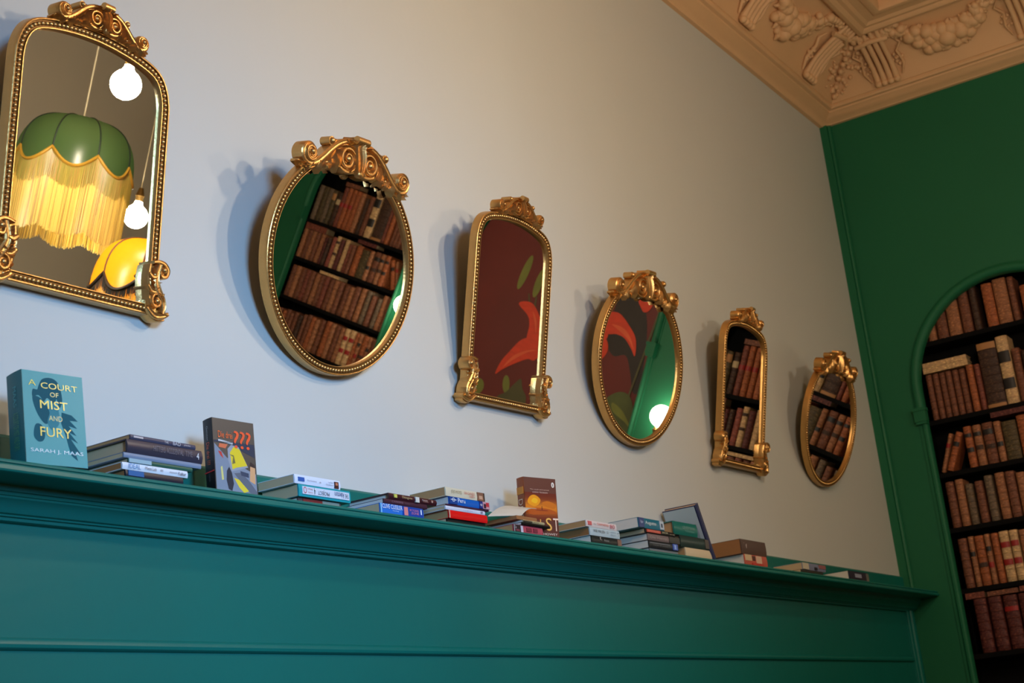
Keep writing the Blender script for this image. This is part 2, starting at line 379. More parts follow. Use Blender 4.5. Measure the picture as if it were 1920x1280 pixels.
def crest(fn, sc):
    # carved crest: scrolls at both ends, S-shaped arms, inner volutes, acanthus in the middle; fn maps (u,v) to the plane
    b = MB(); B0 = -.020
    def F(l): return [fn(*p) for p in l]
    for s in (-1, 1):
        g = lambda l: F([(s*p[0], p[1]) for p in l])
        def rb(l, w, d0, d1, n=5):
            q = crom([(x, 0, z) for x, z in g(l)], n); q = [(v.x, v.z) for v in q]
            ww = [w*sc*(.55+.9*math.sin(PI*min(1, max(0, .12+.8*i/(len(q)-1))))) for i in range(len(q))]; b.ribbon(q, ww, d0, d1)
        # long arm from the middle over the knob down into the end scroll
        rb([(.018, .352), (.050, .350), (.085, .337), (.120, .312), (.150, .284), (.178, .262), (.205, .253), (.228, .262), (.236, .281), (.226, .299), (.208, .304), (.194, .296), (.190, .283)], .014, B0, .020)
        rb([(.030, .336), (.062, .338), (.095, .322), (.125, .296), (.150, .270), (.176, .250), (.205, .240), (.246, .252)], .010, B0, .012)
        # end scroll: a deep round block with a carved spiral and a boss
        c = fn(s*.207, .283); b.cyl((c[0], -B0, c[1]), (0, -1, 0), .027*sc, .034, 22); b.cyl((c[0], -.014, c[1]), (0, -1, 0), .027*sc, .008, 22, r2=.021*sc)
        rb(spiral(.207, .283, .024, .010, PI*1.1, 1.25), .007, .010, .026, 1); b.sphere((c[0], -.024, c[1]), .0085*sc, 12, 8)
        # knob above the arm
        c = fn(s*.122, .334); b.cyl((c[0], -B0, c[1]), (0, -1, 0), .013*sc, .036, 16); b.sphere((c[0], -.016, c[1]), .010*sc, 10, 7)
        rb([(.085, .337), (.100, .338), (.114, .332), (.122, .322)], .010, B0, .014)
        # inner volute
        c = fn(s*.050, .297); b.cyl((c[0], -B0, c[1]), (0, -1, 0), .036*sc, .026, 22)
        rb(spiral(.050, .297, .038, .010, PI*1.35, -1.7, 34), .008, B0, .024, 1); b.sphere((c[0], -.018, c[1]), .010*sc, 12, 8)
        rb([(.012, .266), (.030, .262), (.056, .262), (.080, .272), (.094, .290)], .009, B0, .018)
        # leaves
        for a, e, w, h in (((.165, .272), (.166, .228), .026, .020), ((.150, .280), (.138, .243), .020, .014), ((.105, .305), (.093, .247), .022, .021), ((.120, .290), (.116, .250), .018, .013),
                           ((.085, .318), (.078, .262), .014, .018), ((.185, .262), (.215, .226), .022, .016), ((.200, .252), (.252, .248), .018, .014), ((.190, .250), (.244, .236), .014, .012),
                           ((.100, .318), (.132, .272), .016, .016), ((.026, .344), (.064, .352), .016, .022), ((.020, .330), (.058, .336), .014, .022), ((.070, .268), (.100, .262), .016, .014), ((.140, .262), (.118, .252), .014, .010)):
            b.leaf(fn(s*a[0], a[1]), fn(s*e[0], e[1]), w*sc*1.25, h*1.15, base=.005)
        # blocks that give the carving its body down to the back
        q = g([(0, .345), (.05, .345), (.09, .328), (.128, .298), (.16, .268), (.20, .248), (.20, .236), (.16, .250), (.11, .268), (.06, .280), (0, .282)])
        n = len(q); vs = [(x, -B0, z) for x, z in q]+[(x, -.002, z) for x, z in q]; b.add(vs, [tuple(range(n)), tuple(range(2*n-1, n-1, -1))]+[(i, (i+1) % n, n+(i+1) % n, n+i) for i in range(n)])
        for i in range(7):
            u = i/6; c = fn(s*(.09+.075*u), .285-.028*u+.006*math.sin(i*2.1)); b.sphere((c[0], -.006, c[1]), .006*sc, 8, 6)
    # middle acanthus
    N = 12; vs = []
    for i in range(N+1):
        u = i/N; v = .258+.108*u; wd = (.011+.017*math.sin(PI*(u*.75+.08))**1.2+.008*(u > .85)); lift = .012+.026*math.sin(PI*min(1, u*.62+.30))+(.010 if u > .8 else 0)
        for e, z in ((-1.5, -.3), (-1, .35), (-.72, .85), (-.45, .60), (-.2, .98), (0, .78), (.2, .98), (.45, .60), (.72, .85), (1, .35), (1.5, -.3)):
            c = fn(wd*e, v); vs.append((c[0], -(lift*z if z > 0 else -.015), c[1]))
    b.add(vs, [(i*11+k, i*11+k+11, i*11+k+12, i*11+k+1) for i in range(N) for k in range(10)])
    c0 = fn(-.026, .358); c1 = fn(.026, .358); b.tube([(c0[0], -.024, c0[1]), (c1[0], -.024, c1[1])], .0125*sc**.5, 12)
    c0 = fn(-.020, .366); b.box(c0[0], fn(.020, .366)[0], -.020, -B0, fn(0, .345)[1], fn(0, .369)[1])
    c = fn(0, .262); b.sphere((c[0], -.020, c[1]), .013*sc, 12, 8)
    return b
def corner_ornament(s):
    b = MB()
    def rb(l, w, d0, d1, n=5):
        q = crom([(s*x, 0, z) for x, z in l], n); q = [(v.x, v.z) for v in q]
        ww = [w*(.6+.7*math.sin(PI*min(1, max(0, .12+.8*i/(len(q)-1))))) for i in range(len(q))]; b.ribbon(q, ww, d0, d1)
    rb([(.212, -.176), (.232, -.172), (.250, -.176), (.261, -.190), (.255, -.206), (.240, -.207), (.236, -.195)], .009, -.020, .022)
    b.cyl((s*.247, .020, -.191), (0, -1, 0), .0165, .034, 18); b.sphere((s*.247, -.018, -.191), .008, 12, 8)
    rb([(.236, -.176), (.228, -.200), (.226, -.222), (.236, -.245), (.250, -.265), (.256, -.285), (.252, -.300)], .016, -.022, .020)
    rb([(.206, -.182), (.203, -.215), (.207, -.250), (.213, -.285)], .011, -.022, .016)
    rb([(.200, -.206), (.212, -.214), (.224, -.212)], .010, -.010, .022); rb([(.200, -.236), (.212, -.248), (.226, -.250)], .012, -.010, .020)
    rb(spiral(.232, -.272, .022, .006, 0, 1.4), .007, -.010, .020, 1); b.sphere((s*.232, -.016, -.272), .008, 12, 8)
    rb([(.205, -.292), (.230, -.308), (.256, -.306), (.276, -.297)], .013, -.022, .016); rb([(.215, -.305), (.240, -.316), (.268, -.312)], .010, -.022, .010)
    q = [(.205, -.180), (.236, -.180), (.238, -.230), (.256, -.270), (.262, -.306), (.225, -.312), (.205, -.300)]
    n = len(q); vs = [(s*x, .022, z) for x, z in q]+[(s*x, -.004, z) for x, z in q]; b.add(vs, [tuple(range(n)), tuple(range(2*n-1, n-1, -1))]+[(i, (i+1) % n, n+(i+1) % n, n+i) for i in range(n)])
    for a, e, w, h in (((.222, -.210), (.212, -.190), .014, .020), ((.220, -.232), (.204, -.222), .012, .020), ((.222, -.248), (.240, -.232), .014, .018), ((.214, -.262), (.203, -.250), .012, .018),
                       ((.240, -.262), (.256, -.248), .012, .018), ((.215, -.285), (.206, -.268), .012, .018), ((.250, -.295), (.276, -.303), .012, .014), ((.232, -.225), (.247, -.222), .010, .016), ((.245, -.290), (.262, -.278), .010, .014)):
        b.leaf((s*a[0], a[1]), (s*e[0], e[1]), w, h, base=.006)
    return b
def mirror_root(label, C, lean, yaw, roll, group):
    L, Y, r = [math.radians(a) for a in (lean, yaw, roll)]
    n = Vector((math.sin(Y)*math.cos(L), -math.cos(Y)*math.cos(L), -math.sin(L)))
    ux = n.cross(Vector((0, 0, 1))); ux.normalize(); ux = ux if ux.x > 0 else -ux
    uz = ux.cross(n); uz = uz if uz.z > 0 else -uz
    a = ux*math.cos(r)+uz*math.sin(r); c = uz*math.cos(r)-ux*math.sin(r); y = -n
    o = empty('wall_mirror', (0, 0, 0), label, 'mirror', group)
    o.matrix_world = Matrix(((a.x, y.x, c.x, C[0]), (a.y, y.y, c.y, C[1]), (a.z, y.z, c.z, C[2]), (0, 0, 0, 1)))
    return o
GL = .0075
def glass_fan(path, inset):
    n = len(path); P = [Vector((p[0], p[1])) for p in path]; cx = 0
    vs = [(p.x*(1-inset/max(.1, p.length)), GL, p.y*(1-inset/max(.1, p.length))) for p in P]
    return MB().add(vs, [tuple(range(n))])
def back_board(path):
    n = len(path); vs = [(p[0], .010, p[1]) for p in path]+[(p[0], .0235, p[1]) for p in path]
    return MB().add(vs, [tuple(range(n)), tuple(range(2*n-1, n-1, -1))]+[(i, (i+1) % n, n+(i+1) % n, n+i) for i in range(n)])
M_BACK = mat('mirror_back_board', (60, 45, 30), .8)
def finish(root, path, gap):
    b = MB(); frame_sweep(b, path, PROF); b.build('frame', [M_GOLD, M_GROOVE], root, smooth=35)
    beads(path).build('beading', M_GOLDB, root, smooth=80)
    g = glass_fan(path, .006).build('mirror_glass', M_MIRROR, root)
    if g.data.polygons[0].normal.y > 0: g.data.flip_normals()
    back_board(path).build('back_board', M_BACK, root)
RA = .3117
CIRC = [(RA*math.cos(-2*PI*i/120), RA*math.sin(-2*PI*i/120)*.992) for i in range(120)][::-1]
hp = [(-.228, .215), (-.2265, .240), (-.219, .270), (-.205, .295), (-.185, .311), (-.155, .322), (-.110, .332), (-.055, .339), (0, .342)]
top = [(v.x, v.y) for v in crom([(x, z, 0) for x, z in hp], 4)]
ARCH = [(x, z) for x, z in top]+[(-x, z) for x, z in top[::-1][1:]]
side = [(.228, .215-i*(.5085/16)) for i in range(1, 17)]
ARCH = ARCH+side+[(.228-i*.456/14, -.2935) for i in range(1, 15)]+[(-.228, -.2935+i*.5085/16) for i in range(1, 16)]
ARCH = ARCH[::-1]
def ccw(P): return sum(P[i-1][0]*P[i][1]-P[i][0]*P[i-1][1] for i in range(len(P))) > 0
if not ccw(ARCH): ARCH = ARCH[::-1]
if not ccw(CIRC): CIRC = CIRC[::-1]
GO, GA = 'round gilt mirrors on the grey wall', 'arched gilt mirrors on the grey wall'
mo = mirror_root('large round gilt mirror reflecting a whole bookcase, second mirror from the left', (3.2172, 2.4788, 2.968), 15.493, -.307, 3.4, GO)
finish(mo, CIRC, 0); crest(lambda u, v: (u, v), 1.0).build('crest', M_GOLD, mo, smooth=50)
ma = mirror_root('arched gilt mirror at the far left, reflecting fringed lampshades and lit bulbs', (2.2977, 2.5162, 2.9918), 9.431, 0.0, .8, GA)
finish(ma, ARCH, 0); crest(lambda u, v: (u*.585, (v-.283)*.60+.3685), .66).build('crest', M_GOLD, ma, smooth=50)
for s in (-1, 1): corner_ornament(s).build('corner_scroll', M_GOLD, ma, smooth=50)
def hang(root, C, ztop):
    # nail-and-wire hanger between the leaning back of the mirror and the wall
    b = MB(); p = root.matrix_world @ Vector((.08, .024, ztop)); b.tube([p, (p.x+.12, YA, p.z+.05)], .003, 6); b.cyl((p.x+.12, YA, p.z+.05), (0, -1, 0), .006, .012, 10)
    o = b.build('hanging_wire', M_BRASS); o.parent = root; o.matrix_parent_inverse = root.matrix_world.inverted(); return o
for src, lab, C, l_, y_, r_, gr in ((ma, 'arched gilt mirror in the middle of the wall, reflecting an orange flower on dark red', (4.15, 2.5006, 3.0013), 12.7, .40, 1.86, GA),
        (mo, 'round gilt mirror reflecting an orange petal and a glowing globe, fourth from left', (5.0887, 2.4916, 3.0006), 13.158, -2.604, 3.2, GO),
        (ma, 'arched gilt mirror reflecting book spines, second mirror from the green corner', (6.0943, 2.5003, 3.0108), 11.935, .574, 1.157, GA),
        (mo, 'round gilt mirror nearest the green corner, reflecting book spines', (7.1377, 2.4793, 3.0451), 16.693, -1.022, 3.2, GO)):
    r = mirror_root(lab, C, l_, y_, r_, gr)
    for ch in src.children: c = ch.copy(); COL.objects.link(c); c.parent = r
    bpy.context.view_layer.update(); hang(r, C, .20)
bpy.context.view_layer.update(); hang(mo, None, .20); hang(ma, None, .20)

# ------------------------------------------------------------------ arched bookcases full of leather books
SH = [(1.500, 'seventh'), (1.868, 'sixth'), (2.220, 'fifth'), (2.555, 'fourth'), (2.865, 'third'), (3.168, 'second'), (3.620, 'top')]
LEATHER = {'tan': (148, 98, 68), 'orange': (150, 84, 50), 'brown': (112, 68, 50), 'red': (116, 62, 50), 'dark': (62, 42, 34), 'cream': (196, 160, 118), 'olive': (78, 66, 44), 'maroon': (84, 38, 36), 'pink': (140, 76, 66), 'grey': (104, 88, 72)}
def leather(k):
    n = 'leather_'+k
    if n in MATS: return MATS[n]
    m = mat(n, LEATHER[k], .55, nscale=55, namt=.42, bump=.35, bscale=120, spec=.35); nt = m.node_tree; b = nt.nodes['Principled BSDF']
    # worn gilt tooling: horizontal lines broken up by noise
    tc = nt.nodes.new('ShaderNodeTexCoord'); mp = nt.nodes.new('ShaderNodeMapping'); mp.inputs['Scale'].default_value = (60, 60, 210)
    nz = nt.nodes.new('ShaderNodeTexNoise'); nz.inputs['Scale'].default_value = 1; nz.inputs['Detail'].default_value = 3
    rp = nt.nodes.new('ShaderNodeValToRGB'); rp.color_ramp.elements[0].position = .56; rp.color_ramp.elements[1].position = .66
    mx = nt.nodes.new('ShaderNodeMix'); mx.data_type = 'RGBA'
    c = lin(LEATHER[k]); mx.inputs[7].default_value = (min(1, c[0]*2.1+.05), min(1, c[1]*2+.03), min(1, c[2]*1.7+.01), 1)
    src = b.inputs['Base Color'].links[0].from_socket
    nt.links.new(tc.outputs['Object'], mp.inputs[0]); nt.links.new(mp.outputs[0], nz.inputs[0]); nt.links.new(nz.outputs[0], rp.inputs[0])
    nt.links.new(rp.outputs[0], mx.inputs[0]); nt.links.new(src, mx.inputs[6]); nt.links.new(mx.outputs[2], b.inputs['Base Color'])
    return m
M_PAGE = mat('old_paper', (150, 128, 96), .8, nscale=90, namt=.25, stretch=(1, 1, 6))
LABM = {'black': mat('black_title_label', (24, 18, 16), .5), 'redl': mat('red_title_label', (150, 24, 20), .5), 'creaml': mat('cream_title_label', (190, 170, 130), .6), 'tanl': mat('tan_title_label', (170, 120, 70), .6)}
XF = XB+.032      # spine plane
def upright(name, w, h, k, bands=5, dx=0, depth=.14):
    # spine faces -x; local origin at the foot of the spine's right side; extends in +y by w, up by h
    b = MB(); zs = []
    for i in range(bands+1):
        zb = h*(.10+.80*i/max(1, bands)); zs += [zb-.006, zb-.003, zb+.003, zb+.006] if bands else []
    zs = sorted([0, .004]+[z for z in zs if .006 < z < h-.006]+[h-.004, h]); vs = []
    ny = 6
    for z in zs:
        on = any(abs(z-h*(.10+.80*i/max(1, bands))) < .0035 for i in range(bands+1)) if bands else False
        e = .0 if 0 < z < h else .003
        for j in range(ny+1):
            a = PI*j/ny; vs.append((dx+.012*(1-math.sin(a))**1.0-(.0035 if on else 0)+e, w/2-(w/2-.0008)*math.cos(a), z))
    for i in range(len(zs)-1):
        for j in range(ny): a = i*(ny+1)+j; b.f.append((a, a+1, a+ny+2, a+ny+1)); b.m.append(0)
    b.v = vs
    n = len(vs); b.add([(dx+.012, .001, 0), (dx+depth, .001, 0), (dx+depth, .001, h), (dx+.012, .001, h), (dx+.012, w-.001, 0), (dx+depth, w-.001, 0), (dx+depth, w-.001, h), (dx+.012, w-.001, h)],
        [(0, 1, 2, 3), (4, 7, 6, 5), (1, 5, 6, 2)], 0)
    b.add([(dx+.010, .003, h-.004), (dx+depth-.003, .003, h-.004), (dx+depth-.003, w-.003, h-.004), (dx+.010, w-.003, h-.004)], [(0, 1, 2, 3)], 1)
    b.add([(dx+.010, .003, .003), (dx+depth-.003, .003, .003), (dx+depth-.003, w-.003, .003), (dx+.010, w-.003, .003)], [(0, 3, 2, 1)], 1)
    return b.build(name, [leather(k), M_PAGE], smooth=40)
def patch(parent, w, z0, z1, m, dx=0):
    b = MB(); vs = []; ny = 6
    for z in (z0, z1):
        for j in range(ny+1):
            a = PI*(.06+.88*j/ny); vs.append((dx+.012*(1-math.sin(a))-.0045, w/2-(w/2-.001)*math.cos(a), z))
    b.v = vs
    for j in range(ny): b.f.append((j, j+1, j+ny+2, j+ny+1)); b.m.append(0)
    return b.build('title_label', m, parent, smooth=80)
# every row: (start, end, top height, leather, labels) measured from the arch's left edge, right-hand side completed from the mirrors
def fill(s0, s1, step, tops, kinds, seed):
    r = random.Random(seed); out = []; s = s0
    while s < s1-.012:
        w = min(step*r.uniform(.85, 1.15), s1-s); out.append((s, s+w-.006, tops+r.uniform(-.008, .008), r.choice(kinds), ())); s += w
    return out
ROWS = {
 3.620: [(.025, .070, 3.87, 'brown', ()), (.083, .130, 3.88, 'tan', ()), (.138, .200, 3.90, 'brown', ()), (.208, .278, 3.90, 'tan', ()), (.286, .342, 3.895, 'brown', ()), (.350, .390, 3.885, 'dark', ()),
         (.425, .485, 3.872, 'orange', ()), (.489, .563, 3.883, 'tan', ()), (.569, .604, 3.878, 'brown', ()), (.630, .690, 3.81, 'orange', ())]+fill(.70, 1.09, .055, 3.84, ['brown', 'tan', 'red'], 3),
 3.168: [(.024+.0375*i, .058+.0375*i, 3.432-.001*i, 'brown', ()) for i in range(6)]+[(.256, .294, 3.437, 'orange', ()), (.300, .330, 3.432, 'red', ()), (.334, .440, 3.542, 'dark', (('tanl', .0, .02), ('tanl', .335, .372))),
         (.444, .510, 3.556, 'cream', (('black', .235, .30), ('black', .085, .145))), (.517, .560, 3.472, 'brown', ()), (.566, .606, 3.450, 'dark', ()), (.612, .655, 3.476, 'tan', ()), (.660, .704, 3.480, 'orange', ()),
         (.710, .750, 3.483, 'orange', (('redl', .16, .19),)), (.752, .792, 3.485, 'orange', (('redl', .16, .19),)), (.796, .838, 3.481, 'red', (('redl', .16, .19),)), (.843, .886, 3.430, 'dark', (('creaml', .165, .205),)), (.890, .932, 3.428, 'olive', (('tanl', .19, .24),)),
         (.938, .984, 3.436, 'grey', ()), (.990, .1045+.93, 3.440, 'olive', ()), (1.040, 1.085, 3.441, 'grey', ())],
 2.865: [(.175, .218, 3.098, 'orange', (('black', .170, .190), ('black', .085, .110))), (.225, .270, 3.096, 'tan', (('black', .168, .190), ('dark', .09, .115))), (.277, .335, 3.098, 'brown', (('black', .165, .195), ('dark', .085, .110))),
         (.342, .380, 3.092, 'tan', (('black', .085, .110),)), (.384, .462, 3.082, 'olive', ()), (.468, .528, 3.100, 'orange', ()), (.534, .568, 3.090, 'brown', ()), (.572, .606, 3.086, 'red', ()), (.610, .653, 3.110, 'cream', ()), (.657, .698, 3.098, 'maroon', ()),
         (.702, .742, 3.114, 'cream', (('dark', .10, .12), ('dark', .19, .21))), (.746, .786, 3.098, 'pink', ()), (.792, .826, 3.080, 'dark', ()), (.829, .860, 3.075, 'maroon', ())]+[(.866+.046*i, .908+.046*i, 3.090, ('tan', 'brown')[i % 2], ()) for i in range(5)],
 2.555: [(.019, .065, 2.812, 'brown', ()), (.072, .117, 2.817, 'tan', ()), (.123, .165, 2.783, 'grey', ()), (.179, .223, 2.787, 'brown', ()), (.233, .278, 2.808, 'grey', ()), (.292, .343, 2.812, 'tan', ()), (.350, .400, 2.808, 'brown', ()), (.406, .452, 2.792, 'tan', ()), (.458, .505, 2.793, 'brown', ())]
        +[(.520+.0515*i, .566+.0515*i, 2.800-.002*(i % 3), ('brown', 'tan', 'brown', 'red')[i % 4], ()) for i in range(11)],
 2.220: [(.028, .076, 2.492, 'brown', ()), (.083, .114, 2.496, 'tan', (('black', .165, .19),)), (.118, .168, 2.493, 'orange', (('dark', .10, .125),)), (.173, .203, 2.494, 'tan', (('black', .18, .205), ('redl', .09, .12))), (.209, .247, 2.492, 'orange', ()), (.252, .304, 2.495, 'cream', (('redl', .185, .215), ('redl', .09, .122))),
         (.309, .354, 2.492, 'cream', (('redl', .185, .215), ('redl', .09, .122))), (.360, .402, 2.486, 'tan', ()), (.408, .452, 2.488, 'brown', ()), (.458, .500, 2.49, 'tan', ()), (.506, .556, 2.492, 'orange', ())]+fill(.575, .80, .045, 2.48, ['tan', 'brown', 'orange'], 6)+[(.806, .850, 2.455, 'dark', ())]+fill(.86, 1.09, .045, 2.455, ['brown', 'orange', 'tan'], 8),
 1.868: [(.050, .118, 2.158, 'maroon', ()), (.128, .198, 2.158, 'maroon', ()), (.207, .282, 2.154, 'maroon', (('redl', .20, .225),)), (.292, .360, 2.152, 'maroon', ()), (.370, .440, 2.155, 'maroon', ()), (.450, .520, 2.153, 'red', ())]+fill(.53, 1.08, .06, 2.14, ['brown', 'maroon', 'red'], 9),
}
# lying books: (start, end, bottom, top, leather)
LYING = {3.168: [(.020, .274, 3.440, 3.470, 'cream'), (.022, .272, 3.471, 3.500, 'cream'), (.690, .835, 3.488, 3.520, 'brown')], 2.865: [(.340, .530, 3.114, 3.142, 'maroon'), (.866, 1.085, 3.092, 3.138, 'red')],
         2.555: [(.580, .790, 2.804, 2.826, 'cream')], 2.220: [], 1.868: [(.016, .120, 2.161, 2.193, 'red'), (.135, .300, 2.161, 2.186, 'brown'), (.310, .440, 2.161, 2.19, 'red')]}
ORD = ['first', 'second', 'third', 'fourth', 'fifth', 'sixth', 'seventh', 'eighth', 'ninth', 'tenth', 'eleventh', 'twelfth', 'thirteenth', 'fourteenth', 'fifteenth', 'sixteenth', 'seventeenth', 'eighteenth', 'nineteenth', 'twentieth', 'twenty-first', 'twenty-second', 'twenty-third', 'twenty-fourth', 'twenty-fifth', 'twenty-sixth']
CNAME = {'tan': 'tan', 'orange': 'orange', 'brown': 'brown', 'red': 'reddish', 'dark': 'dark', 'cream': 'cream', 'olive': 'olive-brown', 'maroon': 'maroon', 'pink': 'pinkish', 'grey': 'grey-brown'}
SNAME = {z: n for z, n in SH}
def bookcase(yc, where, grp, rows):
    t = empty('arched_bookcase', (XF, yc, 1.4), 'black shelving full of old leather books, '+where, 'bookcase')
    yl = yc+RAD
    MB().box(.20, .22, -RAD-.06, RAD+.06, -.2, 2.6).build('back_panel', M_BLACK, t)
    for s in (-1, 1): MB().box(.0, .20, s*(RAD+.05)-.015, s*(RAD+.05)+.015, -.2, 2.6).build('side_panel', M_BLACK, t)
    MB().box(.0, .20, -RAD-.035, RAD+.035, 2.58, 2.6).build('top_panel', M_BLACK, t)
    for z, n in SH: MB().box(.001, .199, -RAD-.034, RAD+.034, z-1.4-.026, z-1.4).build('shelf', M_BLACK, t)
    for z in rows:
        for i, (s0, s1, zt, k, labs) in enumerate(sorted(ROWS[z])):
            w = s1-s0; o = upright('leather_book', w, zt-z-.0005, k, bands=(5 if k not in ('dark', 'olive') or w < .06 else 6))
            o.location = (XF+.002+.004*((i*7) % 3), yl-s1, z)
            desc = CNAME[k]+' leather book'
            names_ = [l[0] for l in labs]
            if 'redl' in names_: desc += ' with red label'
            elif 'black' in names_: desc += ' with black label'
            elif 'creaml' in names_: desc += ' with cream label'
            for lb, a, c in labs: patch(o, w, a, c, LABM[lb] if lb in LABM else leather(lb))
            tag(o, '%s, %s %s, %s shelf %s' % (desc, ORD[i], 'upright from left' if yc > 0 else 'from right', SNAME[z], where), 'book', grp)
        for i, (s0, s1, z0, z1, k) in enumerate(LYING.get(z, [])):
            b = MB(); w = s1-s0; b.box(0, .10, 0, w, 0, .0022); b.box(0, .10, 0, w, z1-z0-.0025, z1-z0-.0003); b.box(-.002, .003, 0, w, 0, z1-z0-.0003)
            for q in range(5): b.box(-.0045, 0, w*(.1+.2*q)-.003, w*(.1+.2*q)+.003, .001, z1-z0-.001)
            b.box(.003, .095, .003, w-.003, .0022, z1-z0-.0025, 1)
            o = b.build('leather_book', [leather(k), M_PAGE]); o.location = (XF+.004, yl-s1, z0)
            tag(o, '%s book lying flat, %s from %s, %s shelf %s' % (CNAME[k], ORD[i], 'left' if yc > 0 else 'right', SNAME[z], where), 'book', grp)
    if 2.865 in rows:      # two books leaning at the left of the third shelf
        for (b0, b1, t0, t1, k, lab, dd) in ((.009, .034, .093, .122, 'tan', 'redl', 'tan leather book with red label'), (.042, .081, .138, .172, 'orange', 'black', 'orange leather book')):
            w = b1-b0; h = .222; o = upright('leather_book', w*.96, h, k); patch(o, w*.96, .14, .165, LABM[lab])
            an = math.atan2((t0-b0), .215); o.rotation_euler = (an, 0, 0); o.location = (XF+.002, yl-b1, 2.8655+.0)
            bpy.context.view_layer.update()
            o.location.z = 2.866-min((o.matrix_world @ v.co).z for v in o.data.vertices)+o.location.z
            o.location.y = yl-b0-.004-max((o.rotation_euler.to_matrix() @ v.co).y for v in o.data.vertices if v.co.z < .01)
            tag(o, dd+(' leaning to the right, third shelf ' if yc > 0 else ' leaning, third shelf ')+where, 'book', grp)
bookcase(CY[0], 'in the corner arch', 'leather books in the arch nearest the corner', sorted(ROWS, reverse=True))
bookcase(CY[2], 'bookcase seen in round mirror', 'leather books in the arch seen in the large round mirror', [3.168, 2.865, 2.555, 2.220])
# flat stack at the foot of the near bookcase
for k in range(3):
    o = MB().box(0, .10, 0, .30, 0, .022, 0).box(-.002, .002, .004, .296, .003, .019, 1).build('leather_book', [leather('cream'), M_PAGE]); o.location = (XF+.004, yL-.33, 1.5+.0225*k)
    tag(o, 'cream book lying flat, %s of the pile on the lowest shelf near the corner' % ['bottom', 'middle', 'top'][k], 'book', 'cream books piled on the lowest shelf')

# flower mural in the middle arch (flat artwork)
def flat_poly(b, pts, x, m): b.add([(x, y, z) for y, z in pts], [tuple(range(len(pts)))], m)
b = MB(); c = CY[1]
flat_poly(b, arch_pts(c, RAD+.02, zs=ZS+.32), XB+.0312, 0)
def sm(pts, n=5): return [(v.x, v.y) for v in crom([(p[0], p[1], 0) for p in pts], n, True)]
def ell(cy_, cz, a, h, rot): return [(cy_+a*math.cos(t)*math.cos(rot)-h*math.sin(t)*math.sin(rot), cz+a*math.cos(t)*math.sin(rot)+h*math.sin(t)*math.cos(rot)) for t in [2*PI*i/20 for i in range(20)]]
SHP = [
 (5, sm([(.06, 3.60), (.16, 3.56), (.27, 3.42), (.33, 3.25), (.36, 3.08), (.38, 2.92), (.33, 2.90), (.27, 3.02), (.20, 3.12), (.10, 3.10), (.02, 3.2), (.02, 3.45)])),
 (4, ell(-.375, 2.92, .05, .055, 0)), (4, ell(-.155, 2.98, .028, .062, .3)), (3, sm([(-.20, 2.88), (-.14, 2.93), (-.09, 3.0), (-.05, 3.04), (-.02, 2.98), (.03, 2.92), (.02, 2.80), (-.15, 2.80)])),
 (4, ell(-.245, 3.745, .030, .125, -.18)), (4, ell(-.115, 3.69, .030, .10, -.1)), (3, [(-.175, 3.61), (-.165, 3.61), (-.12, 3.50), (-.135, 3.50)]), (3, [(-.11, 3.60), (-.098, 3.60), (-.085, 3.50), (-.098, 3.50)]),
 (1, sm([(-.225, 3.525), (-.185, 3.552), (-.12, 3.548), (-.06, 3.50), (-.01, 3.43), (.02, 3.34), (-.03, 3.29), (-.09, 3.31), (-.098, 3.397), (-.13, 3.462)])),
 (1, sm([(-.262, 3.030), (-.243, 3.119), (-.195, 3.203), (-.134, 3.290), (-.06, 3.325), (.02, 3.32), (.05, 3.25), (.013, 3.18), (-.043, 3.178), (-.142, 3.122), (-.215, 3.070)])),
 (1, sm([(-.02, 3.36), (.04, 3.385), (.095, 3.368), (.168, 3.317), (.236, 3.256), (.266, 3.185), (.272, 3.130), (.232, 3.170), (.159, 3.228), (.085, 3.243), (.0, 3.238)])),
 (1, sm([(.185, 3.50), (.215, 3.455), (.25, 3.425), (.285, 3.438), (.305, 3.49), (.28, 3.58), (.21, 3.60)])),
 (2, sm([(-.215, 3.085), (-.15, 3.15), (-.05, 3.225), (.02, 3.25), (-.06, 3.235), (-.16, 3.175)])), (2, sm([(.03, 3.30), (.12, 3.295), (.20, 3.245), (.25, 3.17), (.19, 3.225), (.11, 3.265)])), (2, sm([(-.10, 3.50), (-.05, 3.44), (-.03, 3.36), (-.06, 3.42)])),
 (3, [(.362, 3.45), (.378, 3.45), (.318, 2.86), (.302, 2.86)]),
 (6, sm([(.14, 2.80), (.20, 2.865), (.27, 2.885), (.33, 2.86), (.375, 2.79), (.410, 2.72), (.42, 2.62), (.36, 2.58), (.27, 2.62), (.19, 2.70)])),
 (4, sm([(.20, 2.80), (.30, 2.76), (.40, 2.66), (.33, 2.70), (.22, 2.745)])),
]
DZ = {1: -.13, 2: -.13, 3: -.13, 4: -.13, 5: -.13, 6: -.13, 7: -.13, 8: -.13, 9: -.13, 12: -.13, 14: -.13}
SHP = [(m_, [(y, z+DZ.get(i, 0)) for y, z in p]) for i, (m_, p) in enumerate(SHP)]
for i, (m_, p) in enumerate(SHP): flat_poly(b, p, XB+.0308-.0003*i, m_)
MU = [mat('mural_dark_red', (100, 28, 20), .6, nscale=3, namt=.22), mat('mural_orange_petal', (206, 58, 22), .6, nscale=12, namt=.3, stretch=(1, 1, 3)), mat('mural_petal_vein', (220, 92, 50), .6, nscale=8, namt=.2), mat('mural_stem', (78, 76, 40), .6, nscale=8, namt=.25),
      mat('mural_bud', (112, 118, 44), .6, nscale=8, namt=.35), mat('mural_dark_leaf', (38, 30, 24), .6, nscale=7, namt=.45, stretch=(1, 3, 1)), mat('mural_leaf', (74, 84, 38), .6, nscale=9, namt=.35)]  # the big dark grey leaf is the artwork's own colour
tag(b.build('flower_mural', MU, fix=False), 'painted mural of orange lily petals and green leaves on dark red, in an arch', 'mural')

